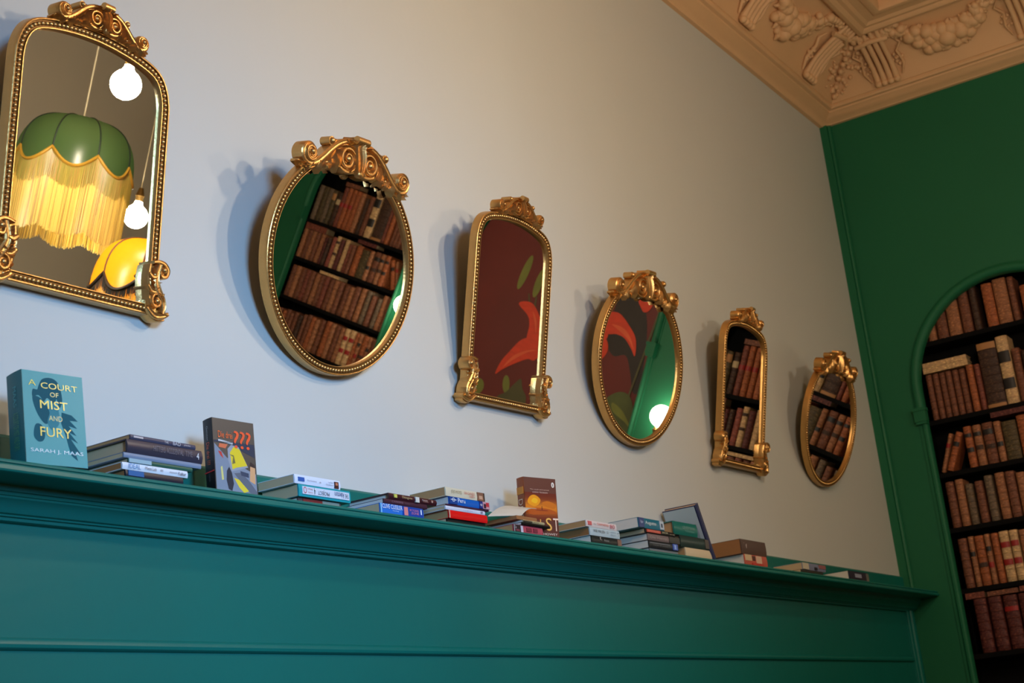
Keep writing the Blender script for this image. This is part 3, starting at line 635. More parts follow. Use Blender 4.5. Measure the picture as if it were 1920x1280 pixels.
# ------------------------------------------------------------------ hanging lamps and globes
def bare_bulb(loc, r, label, cord=True, long_neck=False):
    t = empty('pendant_bulb', loc, label, 'light bulb', 'bare globe bulbs hanging on cords')
    b = MB(); prof = [(0, -r)]+[(r*math.sin(a), -r*math.cos(a)) for a in [PI*i/14 for i in range(1, 13)]]+[(.022, r*1.08), (.018, r*1.30)]
    n = 20; b.v = [(p*math.cos(2*PI*k/n), p*math.sin(2*PI*k/n), z) for p, z in prof for k in range(n)]
    for i in range(len(prof)-1):
        for k in range(n): b.f.append((i*n+k, i*n+(k+1) % n, (i+1)*n+(k+1) % n, (i+1)*n+k)); b.m.append(0)
    b.build('globe', M_BULB, t, smooth=80)
    MB().cyl((0, 0, r*1.28), (0, 0, 1), .020, .030, 14).cyl((0, 0, r*1.28+.03), (0, 0, 1), .024, .045, 14, r2=.012).build('socket', M_BRASS, t, smooth=40)
    MB().tube([(0, 0, r*1.28+.07), (0, 0, ZC-loc[2])], .003, 6).build('cord', M_CORD, t)
    return t
bare_bulb((4.033, .488, 3.83), .065, 'lit bare globe bulb on a cord, upper one reflected in the far left mirror')
bare_bulb((5.305, -.765, 3.543), .064, 'lit bare globe bulb on a cord, reflected beside the yellow fringe')
bare_bulb((3.40, .26, 3.38), .065, 'lit bare globe bulb on a cord between the camera and the green shade')
bare_bulb((.75, -1.0, 2.72), .065, 'lit bare globe bulb hanging behind the viewpoint')

def sconce(y, label):
    t = empty('wall_sconce', (XB-.10, y, 2.80), label, 'wall lamp', 'globe sconces between the arches')
    MB().sphere((0, 0, 0), .072, 24, 16).build('globe', M_SCONCE, t, smooth=80)
    MB().cyl((0, 0, -.068), (0, 0, -1), .022, .022, 16, r2=.032).cyl((0, 0, -.090), (0, 0, -1), .034, .05, 18, r2=.020).tube([(0, 0, -.13), (.05, 0, -.16), (.098, 0, -.13)], .008, 8).cyl((.10, 0, -.13), (-1, 0, 0), .045, .012, 20).build('arm', mat('gold_sconce_metal', (0.7, .45, .15), .3, 1, linear=True), t, smooth=40)
    return t
sconce(.68, 'glowing globe sconce on the green pier between the near bookcase and the mural')
sconce(-1.30, 'glowing globe sconce on the green pier between the mural and the reflected bookcase')

def fringed_lamp(loc, R0, H0, M_shade, M_seam, M_trim, M_fr, M_fr2, fl, label, inner, power, n=8, rot=0):
    t = empty('fringed_pendant_lamp', loc, label, 'lamp'); t.rotation_euler = (0, 0, rot)
    K = 12; N = n*K; prof = [(.0, .06, 1.0)]; b = MB(); rows = 12
    def pt(u, a):      # u 0 at the crown, 1 at the hem
        k = (a % (2*PI/n))/(2*PI/n); lobe = math.sin(PI*k)
        r = R0*(.16+.84*math.sin(min(1, u)*PI*.5)**.80)*(1-.055*(1-lobe)*(.3+.7*u)); z = H0*(math.cos(u*PI*.5)**.9 if u < 1 else 0)
        z -= u**3*lobe*H0*.36-.0
        return Vector((r*math.cos(a), r*math.sin(a), z))
    vs = [pt(i/rows, 2*PI*j/N) for i in range(rows+1) for j in range(N)]
    b.add(vs, [(i*N+j, i*N+(j+1) % N, (i+1)*N+(j+1) % N, (i+1)*N+j) for i in range(rows) for j in range(N)])
    sh = b.build('lamp_shade', M_shade, t, smooth=60)
    b = MB()
    for k in range(n): b.tube([pt(i/rows, 2*PI*k/n)*1.006 for i in range(rows+1)], .0042, 6)
    b.build('seam_piping', M_seam, sh, smooth=60)
    b = MB(); b.tube([pt(1, 2*PI*j/N)*1.01+Vector((0, 0, 0)) for j in range(N)], .0085, 6, closed=True)
    b.tube([(R0*.17*math.cos(2*PI*j/24), R0*.17*math.sin(2*PI*j/24), H0*1.0) for j in range(24)], .009, 6, closed=True)
    b.build('scalloped_trim', M_trim, sh, smooth=60)
    def strands(name, cnt, rr, L0, amp, m, top=None):
        b = MB(); rnd = random.Random(3)
        for j in range(cnt):
            a = 2*PI*j/cnt; k = (a % (2*PI/n))/(2*PI/n); p = pt(1, a); z1 = -L0-amp*math.sin(PI*k)+rnd.uniform(-.008, .008)
            x, y = p.x*rr, p.y*rr; dx, dy = rnd.uniform(-.003, .003), rnd.uniform(-.003, .003); w = rnd.uniform(.0016, .0026)*R0/.29
            ta = Vector((-math.sin(a), math.cos(a), 0))*w; ra = Vector((math.cos(a), math.sin(a), 0))*w*.6
            A = Vector((x, y, p.z if top is None else top)); B_ = Vector((x+dx, y+dy, z1))
            b.add([A-ta, A+ra, A+ta, B_-ta, B_+ra, B_+ta], [(0, 1, 4, 3), (1, 2, 5, 4)], rnd.choice((0, 0, 1)))
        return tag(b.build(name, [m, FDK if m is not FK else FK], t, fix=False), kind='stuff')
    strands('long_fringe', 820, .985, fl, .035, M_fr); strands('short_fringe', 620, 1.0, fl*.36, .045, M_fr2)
    MB().sphere((0, 0, -.02), .05, 16, 10).build('bulb', inner, t, smooth=80)
    MB().cyl((0, 0, .02), (0, 0, 1), .018, .06, 12).tube([(0, 0, .06), (0, 0, ZC-loc[2])], .0042, 6).build('cord', M_CORD, t)
    return t
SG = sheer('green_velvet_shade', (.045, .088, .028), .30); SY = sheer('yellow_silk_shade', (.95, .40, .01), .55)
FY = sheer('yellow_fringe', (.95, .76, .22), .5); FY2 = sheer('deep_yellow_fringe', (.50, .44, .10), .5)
FDK = sheer('dark_yellow_fringe', (.55, .38, .10), .4); FB = sheer('amber_fringe', (.9, .5, .04), .5); FK = mat('black_fringe', (30, 26, 18), .7)  # FDK: darker yarn tint given to random strands
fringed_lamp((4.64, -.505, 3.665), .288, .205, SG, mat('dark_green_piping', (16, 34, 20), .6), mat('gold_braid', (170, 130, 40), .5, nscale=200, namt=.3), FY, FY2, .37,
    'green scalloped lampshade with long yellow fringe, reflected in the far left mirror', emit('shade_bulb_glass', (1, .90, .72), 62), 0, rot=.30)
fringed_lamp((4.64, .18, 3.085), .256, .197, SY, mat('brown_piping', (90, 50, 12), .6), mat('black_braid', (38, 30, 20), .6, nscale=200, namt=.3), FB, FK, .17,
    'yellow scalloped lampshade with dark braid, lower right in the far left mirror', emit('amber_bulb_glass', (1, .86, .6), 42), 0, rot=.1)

# ------------------------------------------------------------------ books on the ledge
M_PG = {'white': mat('page_edges_white', (205, 200, 192), .8, nscale=60, namt=.12, stretch=(.3, .3, 22)), 'cream': mat('page_edges_cream', (190, 165, 130), .8, nscale=60, namt=.15, stretch=(.3, .3, 22)),
        'tan': mat('page_edges_tan', (178, 135, 88), .8, nscale=60, namt=.18, stretch=(.3, .3, 22)), 'brown': mat('page_edges_brown', (150, 100, 56), .8, nscale=60, namt=.2, stretch=(.3, .3, 22))}
def cm(rgb, rough=.35): return mat('cover_%d_%d_%d' % rgb, rgb, rough, spec=.5)
def flat_book(label, x0, x1, z0, z1, spine, pages, yf=2.44, depth=.13, cover=None, hard=False, txt=(), pat=(), yaw=0, name='paperback_book'):
    L = x1-x0; H = z1-z0-.0006; c = .003 if hard else .0013; cover = cover or spine
    t = empty(name, (x0, yf, z0+.0003), label, 'book'); t.rotation_euler = (0, 0, math.radians(yaw))
    b = MB(); e = .004 if hard else 0
    # boards and rounded spine as one wrapped cover
    b.box(-e, L+e, .002, depth+e, 0, c, 1); b.box(-e, L+e, .002, depth+e, H-c, H, 1)
    n = 7; vs = []
    for x in (-e, L+e):
        for i in range(n+1):
            u = i/n; bulge = (.004 if hard else .0018)*math.sin(PI*u); vs.append((x, -bulge+.001, H*u))
        for i in range(n, -1, -1): u = i/n; vs.append((x, .004, H*u*.999))
    k = 2*(n+1); b.add(vs, [(i, (i+1) % k, k+(i+1) % k, k+i) for i in range(k)]+[tuple(range(k)), tuple(range(2*k-1, k-1, -1))], 0)
    b.build('cover', [cm(spine), cm(cover)], t, smooth=35)
    MB().box((.003 if hard else .0006), L-(.003 if hard else .0006), .004, depth-(.003 if hard else .0008), c, H-c).build('page_block', M_PG[pages], t)
    ff = -.0045 if hard else -.0024
    for i, (u0, u1, v0, v1, rgb) in enumerate(pat): MB().box(L*u0, L*u1, ff-.00008*i, .0, H*v0, H*v1).build('spine_print', cm(rgb), t)
    for s, u0, u1, v0, v1, rgb, *fl in txt:
        m = Matrix.Translation((L*u0, ff-.0006, H*v0)) @ Matrix.Rotation(PI/2, 4, 'X')
        if fl and fl[0]: m = Matrix.Translation((L*u1, ff-.0006, H*v1)) @ Matrix.Rotation(PI/2, 4, 'X') @ Matrix.Rotation(PI, 4, 'Z')
        text(s, m, L*(u1-u0), H*(v1-v0), cm(rgb), t)
    return t
WH = (225, 225, 225)
# pile beside the teal paperback (bottom to top)
flat_book('navy paperback with blue spine label, bottom of the pile beside the teal book', 2.312, 2.490, ZT, 2.2505, (16, 26, 44), 'brown', pat=[(.04, .30, .35, .95, (30, 95, 150))])
flat_book('thin white paperback with blue spine logo, second from bottom beside the teal book', 2.303, 2.506, 2.2505, 2.2675, (212, 220, 228), 'brown', txt=[('IDEAL', .08, .26, .2, .85, (50, 140, 200)), ('Mieze Lob', .33, .50, .3, .75, (110, 112, 125)), ('one', .56, .60, .35, .65, (110, 112, 125)), ('wissenswert', .70, .82, .35, .62, (130, 132, 140)), ('Kultur', .84, .96, .2, .7, (60, 70, 95))])
flat_book('dark green thin book with pale label, third from bottom beside the teal book', 2.322, 2.522, 2.2675, 2.2780, (48, 92, 74), 'cream', pat=[(.0, .34, .05, .95, (150, 180, 188))], hard=False)
flat_book('grey-blue thin book under the dark hardback, beside the teal book', 2.308, 2.552, 2.2780, 2.2905, (120, 136, 158), 'cream', depth=.14)
flat_book('thick charcoal hardback with faded title, second from the top beside the teal book', 2.322, 2.552, 2.2905, 2.3225, (52, 50, 64), 'cream', depth=.148, hard=True, name='hardcover_book', txt=[('HITTERS', .32, .48, .35, .78, (104, 104, 116)), ('ACCIDENTAL', .50, .73, .35, .78, (104, 104, 116)), ('TIME', .76, .86, .35, .78, (100, 100, 112)), ('4', .92, .955, .25, .75, WH)])
flat_book('dark slate book with small white print on top of the pile beside the teal book', 2.330, 2.536, 2.3225, 2.3345, (62, 64, 84), 'tan', depth=.145, pat=[(.04, .18, .35, .75, (188, 180, 180))], txt=[('THE', .50, .56, .25, .75, (190, 190, 196)), ('BAD', .63, .75, .15, .9, (185, 185, 192)), ('JOHN', .80, .90, .25, .65, (190, 190, 196))])
# pile with the upside-down teal spine
flat_book('thin red and grey book under the teal spine with upside-down title', 2.912, 3.085, ZT, 2.2475, (96, 74, 70), 'white', yf=2.452, depth=.11, pat=[(.1, .55, .1, .9, (130, 44, 44)), (.55, .95, .1, .9, (128, 140, 130))])
flat_book('teal paperback with white panel and upside-down title on its spine', 2.903, 3.114, 2.2475, 2.2800, (20, 150, 160), 'cream', depth=.125, cover=(18, 120, 125), pat=[(.06, .965, .20, .84, (206, 214, 226))],
    txt=[('THE', .88, .945, .34, .70, (70, 70, 90), 1), ('Adventure', .67, .86, .28, .76, (84, 84, 120), 1), ('PROJECT', .35, .57, .30, .72, (50, 50, 66), 1), ('4', .275, .30, .25, .80, (30, 30, 30), 1), ('Adventures', .15, .25, .56, .72, (190, 130, 140), 1), ('society', .16, .25, .30, .46, (190, 130, 140), 1), ('O', .075, .135, .26, .80, (190, 70, 80), 0)])
flat_book('white paperback with blue label on top of the teal spine book', 2.889, 3.074, 2.2800, 2.3045, (214, 222, 236), 'cream', depth=.125, pat=[(.07, .20, .28, .72, (50, 92, 165)), (.86, .95, .06, .80, (70, 34, 34)), (.88, .93, .4, .7, (190, 120, 90))],
    txt=[('Paul Dokierry', .26, .46, .36, .54, (96, 100, 130)), ('dv', .52, .56, .36, .54, (70, 60, 90)), ('Le Petit', .72, .83, .54, .70, (100, 105, 130)), ('Banditisme', .67, .83, .28, .42, (100, 105, 130))])
# pile with the bright blue spine at the bottom
flat_book('bright blue paperback with white author name on its spine, under two maroon books', 3.243, 3.445, ZT, 2.2625, (30, 110, 200), 'cream', depth=.125, pat=[(.50, .98, .06, .96, (16, 62, 150)), (.53, .62, .18, .92, (215, 130, 125)), (.0, .02, .05, .95, (140, 200, 240))],
    txt=[('CLIVE CUSSLER', .03, .49, .56, .94, (235, 240, 250)), ('Cyclop', .26, .40, .34, .48, (190, 215, 240)), ('IM TODES', .66, .87, .60, .78, (225, 130, 145)), ('ZONE', .69, .87, .34, .54, (225, 130, 145)), ('1', .915, .94, .4, .85, (235, 240, 250))])
flat_book('dark maroon book lying between the bright blue spine and another maroon book', 3.262, 3.466, 2.2625, 2.2765, (66, 34, 48), 'white', depth=.14, txt=[('CARRERE', .16, .42, .35, .75, (140, 104, 120)), ('d\'ombre', .46, .58, .35, .7, (110, 80, 96))])
flat_book('maroon hardback with gold title and white sticker, on top beside the cream-spined pile', 3.289, 3.509, 2.2765, 2.2945, (62, 22, 30), 'white', depth=.150, hard=True, name='hardcover_book', pat=[(.54, .62, .05, .95, (205, 205, 195)), (.08, .14, .3, .85, (206, 200, 90))],
    txt=[('Octogone', .24, .46, .25, .75, (200, 170, 120)), ('Nathalie', .68, .80, .45, .7, (215, 190, 180)), ('romanesque', .69, .81, .2, .38, (180, 130, 120)), ('*', .88, .92, .3, .8, (230, 200, 180))])
# pile with the red spine
flat_book('black book at the bottom of the pile, under the plain red spine', 3.570, 3.772, ZT, 2.2475, (22, 24, 24), 'cream', yf=2.446, depth=.125)
flat_book('plain red paperback with a bare red spine', 3.574, 3.778, 2.2475, 2.2720, (222, 12, 16), 'tan', depth=.13, pat=[(.0, .018, .02, .98, (228, 170, 140))])
flat_book('thin white book between the red spine and the blue travel guide', 3.560, 3.768, 2.2720, 2.2840, (206, 212, 228), 'cream', depth=.13, txt=[('a long title', .42, .66, .3, .6, (140, 140, 170)), ('II', .88, .92, .2, .8, (90, 80, 130))])
flat_book('thin dark purple book under the blue travel guide', 3.566, 3.790, 2.2840, 2.2900, (74, 36, 56), 'cream', depth=.14)
flat_book('blue travel guide with white country name on its spine', 3.582, 3.796, 2.2900, 2.3135, (12, 92, 180), 'white', depth=.13, pat=[(.0, .18, .02, .98, (10, 62, 135)), (.74, .82, .02, .98, (24, 44, 120)), (.82, .995, .02, .98, (196, 150, 160)), (.90, .98, .35, .9, (190, 50, 60)), (.84, .90, .1, .7, (60, 30, 50))],
    txt=[('O', .055, .125, .34, .86, (230, 238, 245)), ('-', .02, .16, .56, .64, (230, 238, 245)), ('Peru', .195, .375, .34, .88, (235, 242, 250)), ('e', .755, .80, .35, .65, WH)])
flat_book('cream paperback with olive and pale red lettering, on top of the blue travel guide', 3.568, 3.774, 2.3135, 2.3410, (212, 204, 176), 'tan', depth=.132, pat=[(.80, .985, .02, .97, (134, 92, 70)), (.84, .93, .2, .6, (200, 160, 130)), (.96, .99, .02, .97, (60, 44, 34))],
    txt=[('JOJO MOYES', .12, .39, .30, .74, (132, 126, 96)), ('EIN GANZES', .46, .73, .48, .78, (206, 120, 104)), ('LEBEN', .58, .72, .20, .42, (206, 120, 104))])
# low pile in front of the sunset paperback
flat_book('pink-spined paperback at the bottom, in front of the sunset-covered paperback', 3.918, 4.092, ZT, 2.2570, (176, 70, 84), 'tan', yf=2.436, depth=.12, pat=[(.0, .22, .05, .95, (40, 24, 34)), (.22, .30, .1, .9, (190, 190, 205)), (.42, .60, .3, .75, (120, 34, 54)), (.66, .80, .3, .75, (120, 34, 54)), (.0, .01, .05, .95, WH)], txt=[('Die', .03, .07, .5, .85, (200, 190, 200)), ('MARSELL', .05, .18, .2, .42, (190, 90, 110))])
flat_book('black paperback lying on the pink-spined one', 3.962, 4.128, 2.2570, 2.2660, (18, 14, 14), 'white', yf=2.430, depth=.145)
flat_book('thin book with cream and black printed spine, in front of the sunset-covered paperback', 3.972, 4.100, 2.2660, 2.2750, (170, 160, 120), 'white', yf=2.431, depth=.13, pat=[(.0, .40, .1, .6, (60, 50, 40))], txt=[('FLAMINGO', .02, .36, .62, .9, (40, 34, 28)), ('the house', .45, .70, .3, .7, (70, 60, 46))])
t = empty('open_paperback', (3.945, 2.438, 2.2752), 'worn paperback with its cream cover lifted open, in front of the sunset-covered paperback', 'book')
MB().box(0, .120, 0, .032, 0, .012).box(0, .095, .032, .118, 0, .012).build('page_block', M_PG['brown'], t)
b = MB(); NN = 8; k = 0
for i in range(NN+1):
    u = i/NN; lift = .010*math.sin(PI*u)
    for d in (0, .0012):
        b.v.append((-.068+.137*u, .062, .0135+.046*u+lift+d)); b.v.append((.028+.090*u, -.002-.004*u, .0130+.028*u+lift+d))
for i in range(NN):
    k = i*4; b.f += [(k, k+1, k+5, k+4), (k+2, k+6, k+7, k+3), (k, k+4, k+6, k+2), (k+1, k+3, k+7, k+5)]; b.m += [0]*4
b.f += [(0, 2, 3, 1), (NN*4, NN*4+1, NN*4+3, NN*4+2)]; b.m += [0, 0]
b.build('lifted_cover', cm((190, 182, 165), .6), t, smooth=60)
# white, pale blue and black trio
flat_book('black-spined book at the bottom, under the pale blue spine', 4.418, 4.628, ZT, 2.2600, (22, 28, 30), 'white', depth=.135, pat=[(.86, .99, .1, .9, (120, 84, 70))], txt=[('K.', .26, .32, .55, .9, (190, 195, 195)), ('Roman', .40, .55, .45, .7, (150, 155, 155))])
flat_book('pale blue paperback with grey lettering, between a black spine and a white and red one', 4.412, 4.622, 2.2600, 2.2885, (176, 198, 206), 'brown', depth=.16, txt=[('WIR MALEN', .10, .48, .40, .75, (70, 84, 96)), ('SO', .54, .60, .40, .72, (90, 104, 116)), ('LUCINDA', .66, .86, .60, .78, (120, 150, 172)), ('RILEY', .68, .85, .25, .45, (120, 150, 172)), ('t', .92, .95, .3, .8, (90, 104, 116))])
flat_book('white paperback with red lettering, on top of the pale blue spine', 4.394, 4.606, 2.2885, 2.3115, (214, 206, 204), 'tan', depth=.16, pat=[(.04, .16, .25, .85, (200, 90, 90))], txt=[('by', .22, .30, .35, .65, (110, 110, 120)), ('CHAMAEFREI', .33, .72, .38, .74, (205, 90, 86)), ('80', .76, .92, .20, .80, (190, 80, 100))])
# tall pile of five
flat_book('silver-grey book at the very bottom of the five-book pile', 4.850, 5.080, ZT, 2.2465, (110, 116, 120), 'white', depth=.13, yf=2.444)
flat_book('black book with a blue disc on its spine, second from bottom in the five-book pile', 4.843, 5.082, 2.2465, 2.2745, (28, 30, 36), 'white', depth=.15, pat=[(.02, .70, .62, .72, (110, 112, 120)), (.80, .96, .08, .92, (60, 92, 180)), (.85, .90, .2, .8, (150, 180, 230))], txt=[('DER PLANET', .12, .70, .25, .48, (86, 88, 96))])
flat_book('brownish book with mottled spine, middle of the five-book pile', 4.840, 5.098, 2.2745, 2.2985, (120, 104, 102), 'white', depth=.16, pat=[(.66, 1.0, .0, 1.0, (32, 28, 30))], txt=[('Die Herrin', .06, .58, .25, .7, (160, 146, 144))])
flat_book('black paperback with red and cream lettering, second from top in the five-book pile', 4.826, 5.066, 2.2985, 2.3165, (26, 20, 22), 'cream', depth=.15, pat=[(.04, .50, .25, .85, (188, 60, 44))], txt=[('KLIMAWECHSEL', .06, .46, .40, .72, (222, 150, 130)), ('JEAN CHR', .54, .74, .35, .8, (216, 206, 160)), ('der weg', .80, .96, .3, .6, (180, 170, 140))])
flat_book('teal travel guide with white lettering, on top of the five-book pile', 4.782, 4.984, 2.3165, 2.3540, (18, 104, 124), 'white', depth=.13, pat=[(.0, .20, .02, .98, (34, 52, 110)), (.82, .98, .1, .95, (176, 190, 200)), (.86, .93, .3, .7, (50, 60, 80))], txt=[('lp', .06, .15, .4, .72, (190, 200, 225)), ('Augusto', .24, .66, .30, .74, (220, 232, 235))])
# green hardback pile and the leaning navy book
flat_book('cream book at the bottom, under the dark green hardbacks', 5.140, 5.375, ZT, 2.2680, (206, 186, 150), 'tan', depth=.13)
flat_book('very dark green book between the cream book and the green hardback', 5.110, 5.352, 2.2680, 2.3130, (38, 56, 52), 'tan', depth=.14, hard=True, name='hardcover_book', pat=[(.86, 1.0, .1, .9, (70, 60, 52))])
flat_book('green clothbound hardback with faded gilt title, on top beside the leaning navy book', 5.068, 5.262, 2.3130, 2.3640, (14, 104, 92), 'tan', depth=.11, hard=True, name='hardcover_book', txt=[('LENERMANN', .34, .88, .48, .70, (110, 160, 150)), ('Tschechow', .42, .84, .24, .42, (80, 150, 140))])
t = empty('hardcover_book', (5.405, 2.438, ZT+.012), 'tall navy hardback leaning on its corner against the green hardbacks', 'book')
t.rotation_euler = (0, math.radians(-25), 0)
b = MB(); b.box(-.004, 0, 0, .145, 0, .235, 1); b.box(-.031, -.027, 0, .145, 0, .235, 1)
vs = []
for z in (0, .235):
    for i in range(7): u = i/6; vs.append((-.031*u, -.004*math.sin(PI*u)+.001, z))
    for i in range(6, -1, -1): vs.append((-.031*i/6, .004, z))
b.add(vs, [(i, (i+1) % 14, 14+(i+1) % 14, 14+i) for i in range(14)]+[tuple(range(14)), tuple(range(27, 13, -1))])
b.build('cover', [cm((26, 32, 72)), cm((30, 38, 84))], t, smooth=35)
MB().box(-.027, -.004, .004, .141, .003, .232).build('page_block', M_PG['cream'], t)
MB().box(-.0322, -.031, .006, .143, .004, .231, 0).box(-.0326, -.0322, .02, .12, .09, .16, 1).build('endpaper', [cm((182, 196, 200), .5), cm((150, 165, 172), .5)], t)
# brown pile
flat_book('red and cream paperback under the thick brown book', 5.690, 5.922, ZT, 2.2780, (190, 90, 70), 'white', depth=.14, pat=[(.02, .30, .45, .98, (206, 180, 140)), (.50, .74, .3, .95, (216, 180, 150)), (.34, .46, .5, .9, (84, 44, 34)), (.3, .8, .05, .3, (186, 50, 40))])
flat_book('thick dark brown paperback lying on the red and cream one', 5.674, 5.930, 2.2780, 2.3400, (84, 60, 50), 'brown', depth=.15, txt=[('f', .16, .20, .40, .68, (220, 200, 190)), ('T', .08, .105, .35, .75, (150, 110, 100))])
# last two low piles
flat_book('thin dark book under the blue-grey spine, second pile from the corner', 6.300, 6.560, ZT, 2.2490, (40, 46, 40), 'cream', depth=.12)
flat_book('blue-grey and cream spined thin book, second pile from the corner', 6.322, 6.600, 2.2490, 2.2810, (120, 128, 156), 'cream', depth=.14, pat=[(.0, .25, .05, .95, (200, 192, 170)), (.70, 1.0, .4, .95, (150, 96, 100)), (.5, .62, .1, .5, (30, 30, 40))])
flat_book('dark blue book with white mark on its spine, lying alone nearest the corner', 6.905, 7.175, ZT, 2.2760, (30, 38, 58), 'white', depth=.14, pat=[(.30, .62, .35, .75, (150, 158, 180)), (.88, 1.0, .1, .9, (110, 110, 104))])

# standing books ------------------------------------------------------------
def standing(name, label, x, y, yaw, lean, roll, w, h, th, front, spine, pages):
    # local: x across the front cover, z up, y into the book; front cover at y=0, spine at x=0
    t = empty(name, (x, y, ZT+.0005), label, 'book')
    Y, L, r = [math.radians(a) for a in (yaw, lean, roll)]
    t.rotation_euler = (Matrix.Rotation(Y, 3, 'Z') @ Matrix.Rotation(-L, 3, 'X') @ Matrix.Rotation(-r, 3, 'Y')).to_euler()
    N = 10; b = MB()
    def curl(u): return 0
    for side, y0 in ((0, 0), (1, th)):
        vs = []
        for i in range(N+1):
            u = i/N; q = -curl(u)*.5 if side == 0 else 0
            for z in (0, h): vs += [(w*u, y0+q, z), (w*u, y0+q+(.0012 if side == 0 else -.0012), z)]
        fs = []
        for i in range(N): k = i*4; fs += [(k, k+4, k+6, k+2), (k+1, k+3, k+7, k+5), (k, k+1, k+5, k+4), (k+2, k+6, k+7, k+3)]
        fs += [(0, 2, 3, 1), (N*4, N*4+1, N*4+3, N*4+2)]; b.add(vs, fs, 0)
    n = 6; vs = []
    for z in (0, h):
        for i in range(n+1): vs.append((-.0022*math.sin(PI*i/n), th*i/n, z))
        for i in range(n, -1, -1): vs.append((.0015, th*i/n, z))
    k = 2*(n+1); b.add(vs, [(i, (i+1) % k, k+(i+1) % k, k+i) for i in range(k)]+[tuple(range(k)), tuple(range(2*k-1, k-1, -1))], 1)
    b.build('cover', [cm(front, .42), cm(spine, .42)], t, smooth=35)
    MB().box(.0015, w-.0015, .0014, th-.0014, .0006, h-.0006).build('page_block', M_PG[pages], t)
    return t
def face(t, s, x0, x1, z0, z1, rgb, y=0):
    y = -.0013
    return text(s, Matrix.Translation((x0, y, z0)) @ Matrix.Rotation(PI/2, 4, 'X'), x1-x0, z1-z0, cm(rgb, .25), t)
def sp_text(t, s, y0, y1, z0, z1, rgb):   # down the spine (faces -x)
    m = Matrix.Translation((-.0030, y1, z1)) @ Matrix(((0, 0, -1, 0), (0, -1, 0, 0), (-1, 0, 0, 0), (0, 0, 0, 1)))
    m = Matrix.Translation((-.0032, y1, z1)) @ Matrix(((0, 0, -1, 0), (0, -1, 0, 0), (1, 0, 0, 0), (0, 0, 0, 1))) @ Matrix.Scale(-1, 4, (1, 0, 0)) @ Matrix.Scale(-1, 4, (0, 1, 0)) if False else Matrix(((0, 0, -1, -.0032), (0, -1, 0, y1), (-1, 0, 0, z1), (0, 0, 0, 1)))
    # rows: local text x -> -z, text y -> -y (towards the front cover is up), normal -> -x
    m = Matrix(((0, 0, -1, -.0034), (0, -1, 0, y1), (-1, 0, 0, z1), (0, 0, 0, 1)))
    return text(s, m, z1-z0, y1-y0, cm(rgb, .4), t)
def art(t, polys, y=0):
    y = -.0003
    b = MB(); ms = []
    for i, (rgb, pts) in enumerate(polys):
        yy = y-.00003*i; k = len(b.v); b.v += [(x, yy, z) for x, z in pts]; b.f.append(tuple(range(k, k+len(pts)))); b.m.append(len(ms)); ms.append(mat('print_%d_%d_%d' % rgb, rgb, .65, spec=.25))
    return b.build('cover_art', ms, t, fix=False)
# big teal paperback
w, h = .150, .207
t = standing('paperback_book', 'large teal paperback standing at the far left of the ledge, gold title on its cover', 2.030, 2.432, -7.5, 3.5, .4, w, h, .056, (0, 146, 152), (0, 96, 98), 'white')
def P(l): return [(x*w, z*h) for x, z in l]
def blob(l, n=4): return P([(v.x, v.y) for v in crom([(a, c, 0) for a, c in l], n, True)])
art(t, [((4, 82, 94), blob([(.27, .85), (.33, .92), (.45, .945), (.56, .92), (.62, .84), (.64, .70), (.58, .62), (.55, .72), (.50, .66), (.40, .72), (.34, .68), (.26, .74), (.16, .72), (.17, .80), (.24, .80)])),
        ((4, 82, 94), blob([(.16, .72), (.18, .62), (.24, .52), (.33, .44), (.40, .46), (.42, .56), (.36, .66), (.26, .72)])),
        ((58, 126, 134), blob([(.40, .64), (.52, .66), (.58, .56), (.56, .44), (.44, .38), (.38, .46), (.42, .56)])),
        ((4, 84, 96), blob([(.16, .38), (.20, .43), (.28, .42), (.33, .34), (.30, .26), (.22, .24), (.15, .29)])),
        ((4, 84, 96), P([(.62, .58), (.78, .56), (.88, .50), (.74, .50), (.86, .42), (.72, .44), (.84, .34), (.72, .37), (.86, .26), (.74, .30), (.90, .14), (.80, .17), (.84, .07), (.74, .12), (.70, .22), (.66, .34), (.60, .46)]))])
for s_, a, e, z0, z1, c_ in (('A', .10, .22, .84, .90, (190, 186, 60)), ('COURT', .30, .90, .82, .885, (190, 186, 60)), ('OF', .44, .58, .735, .785, (160, 176, 90)), ('MIST', .27, .72, .60, .69, (206, 192, 50)),
                            ('AND', .40, .62, .475, .53, (160, 176, 110)), ('FURY', .25, .76, .30, .40, (206, 192, 70)), ('SARAH J. MAAS', .08, .93, .115, .165, (190, 226, 230))):
    face(t, s_, a*w, e*w, z0*h, z1*h, c_)
sp_text(t, 'MAAS', .018, .030, .62*h, .84*h, (40, 150, 150)); sp_text(t, 'A COURT OF MIST AND FURY', .014, .034, .16*h, .56*h, (70, 140, 90))
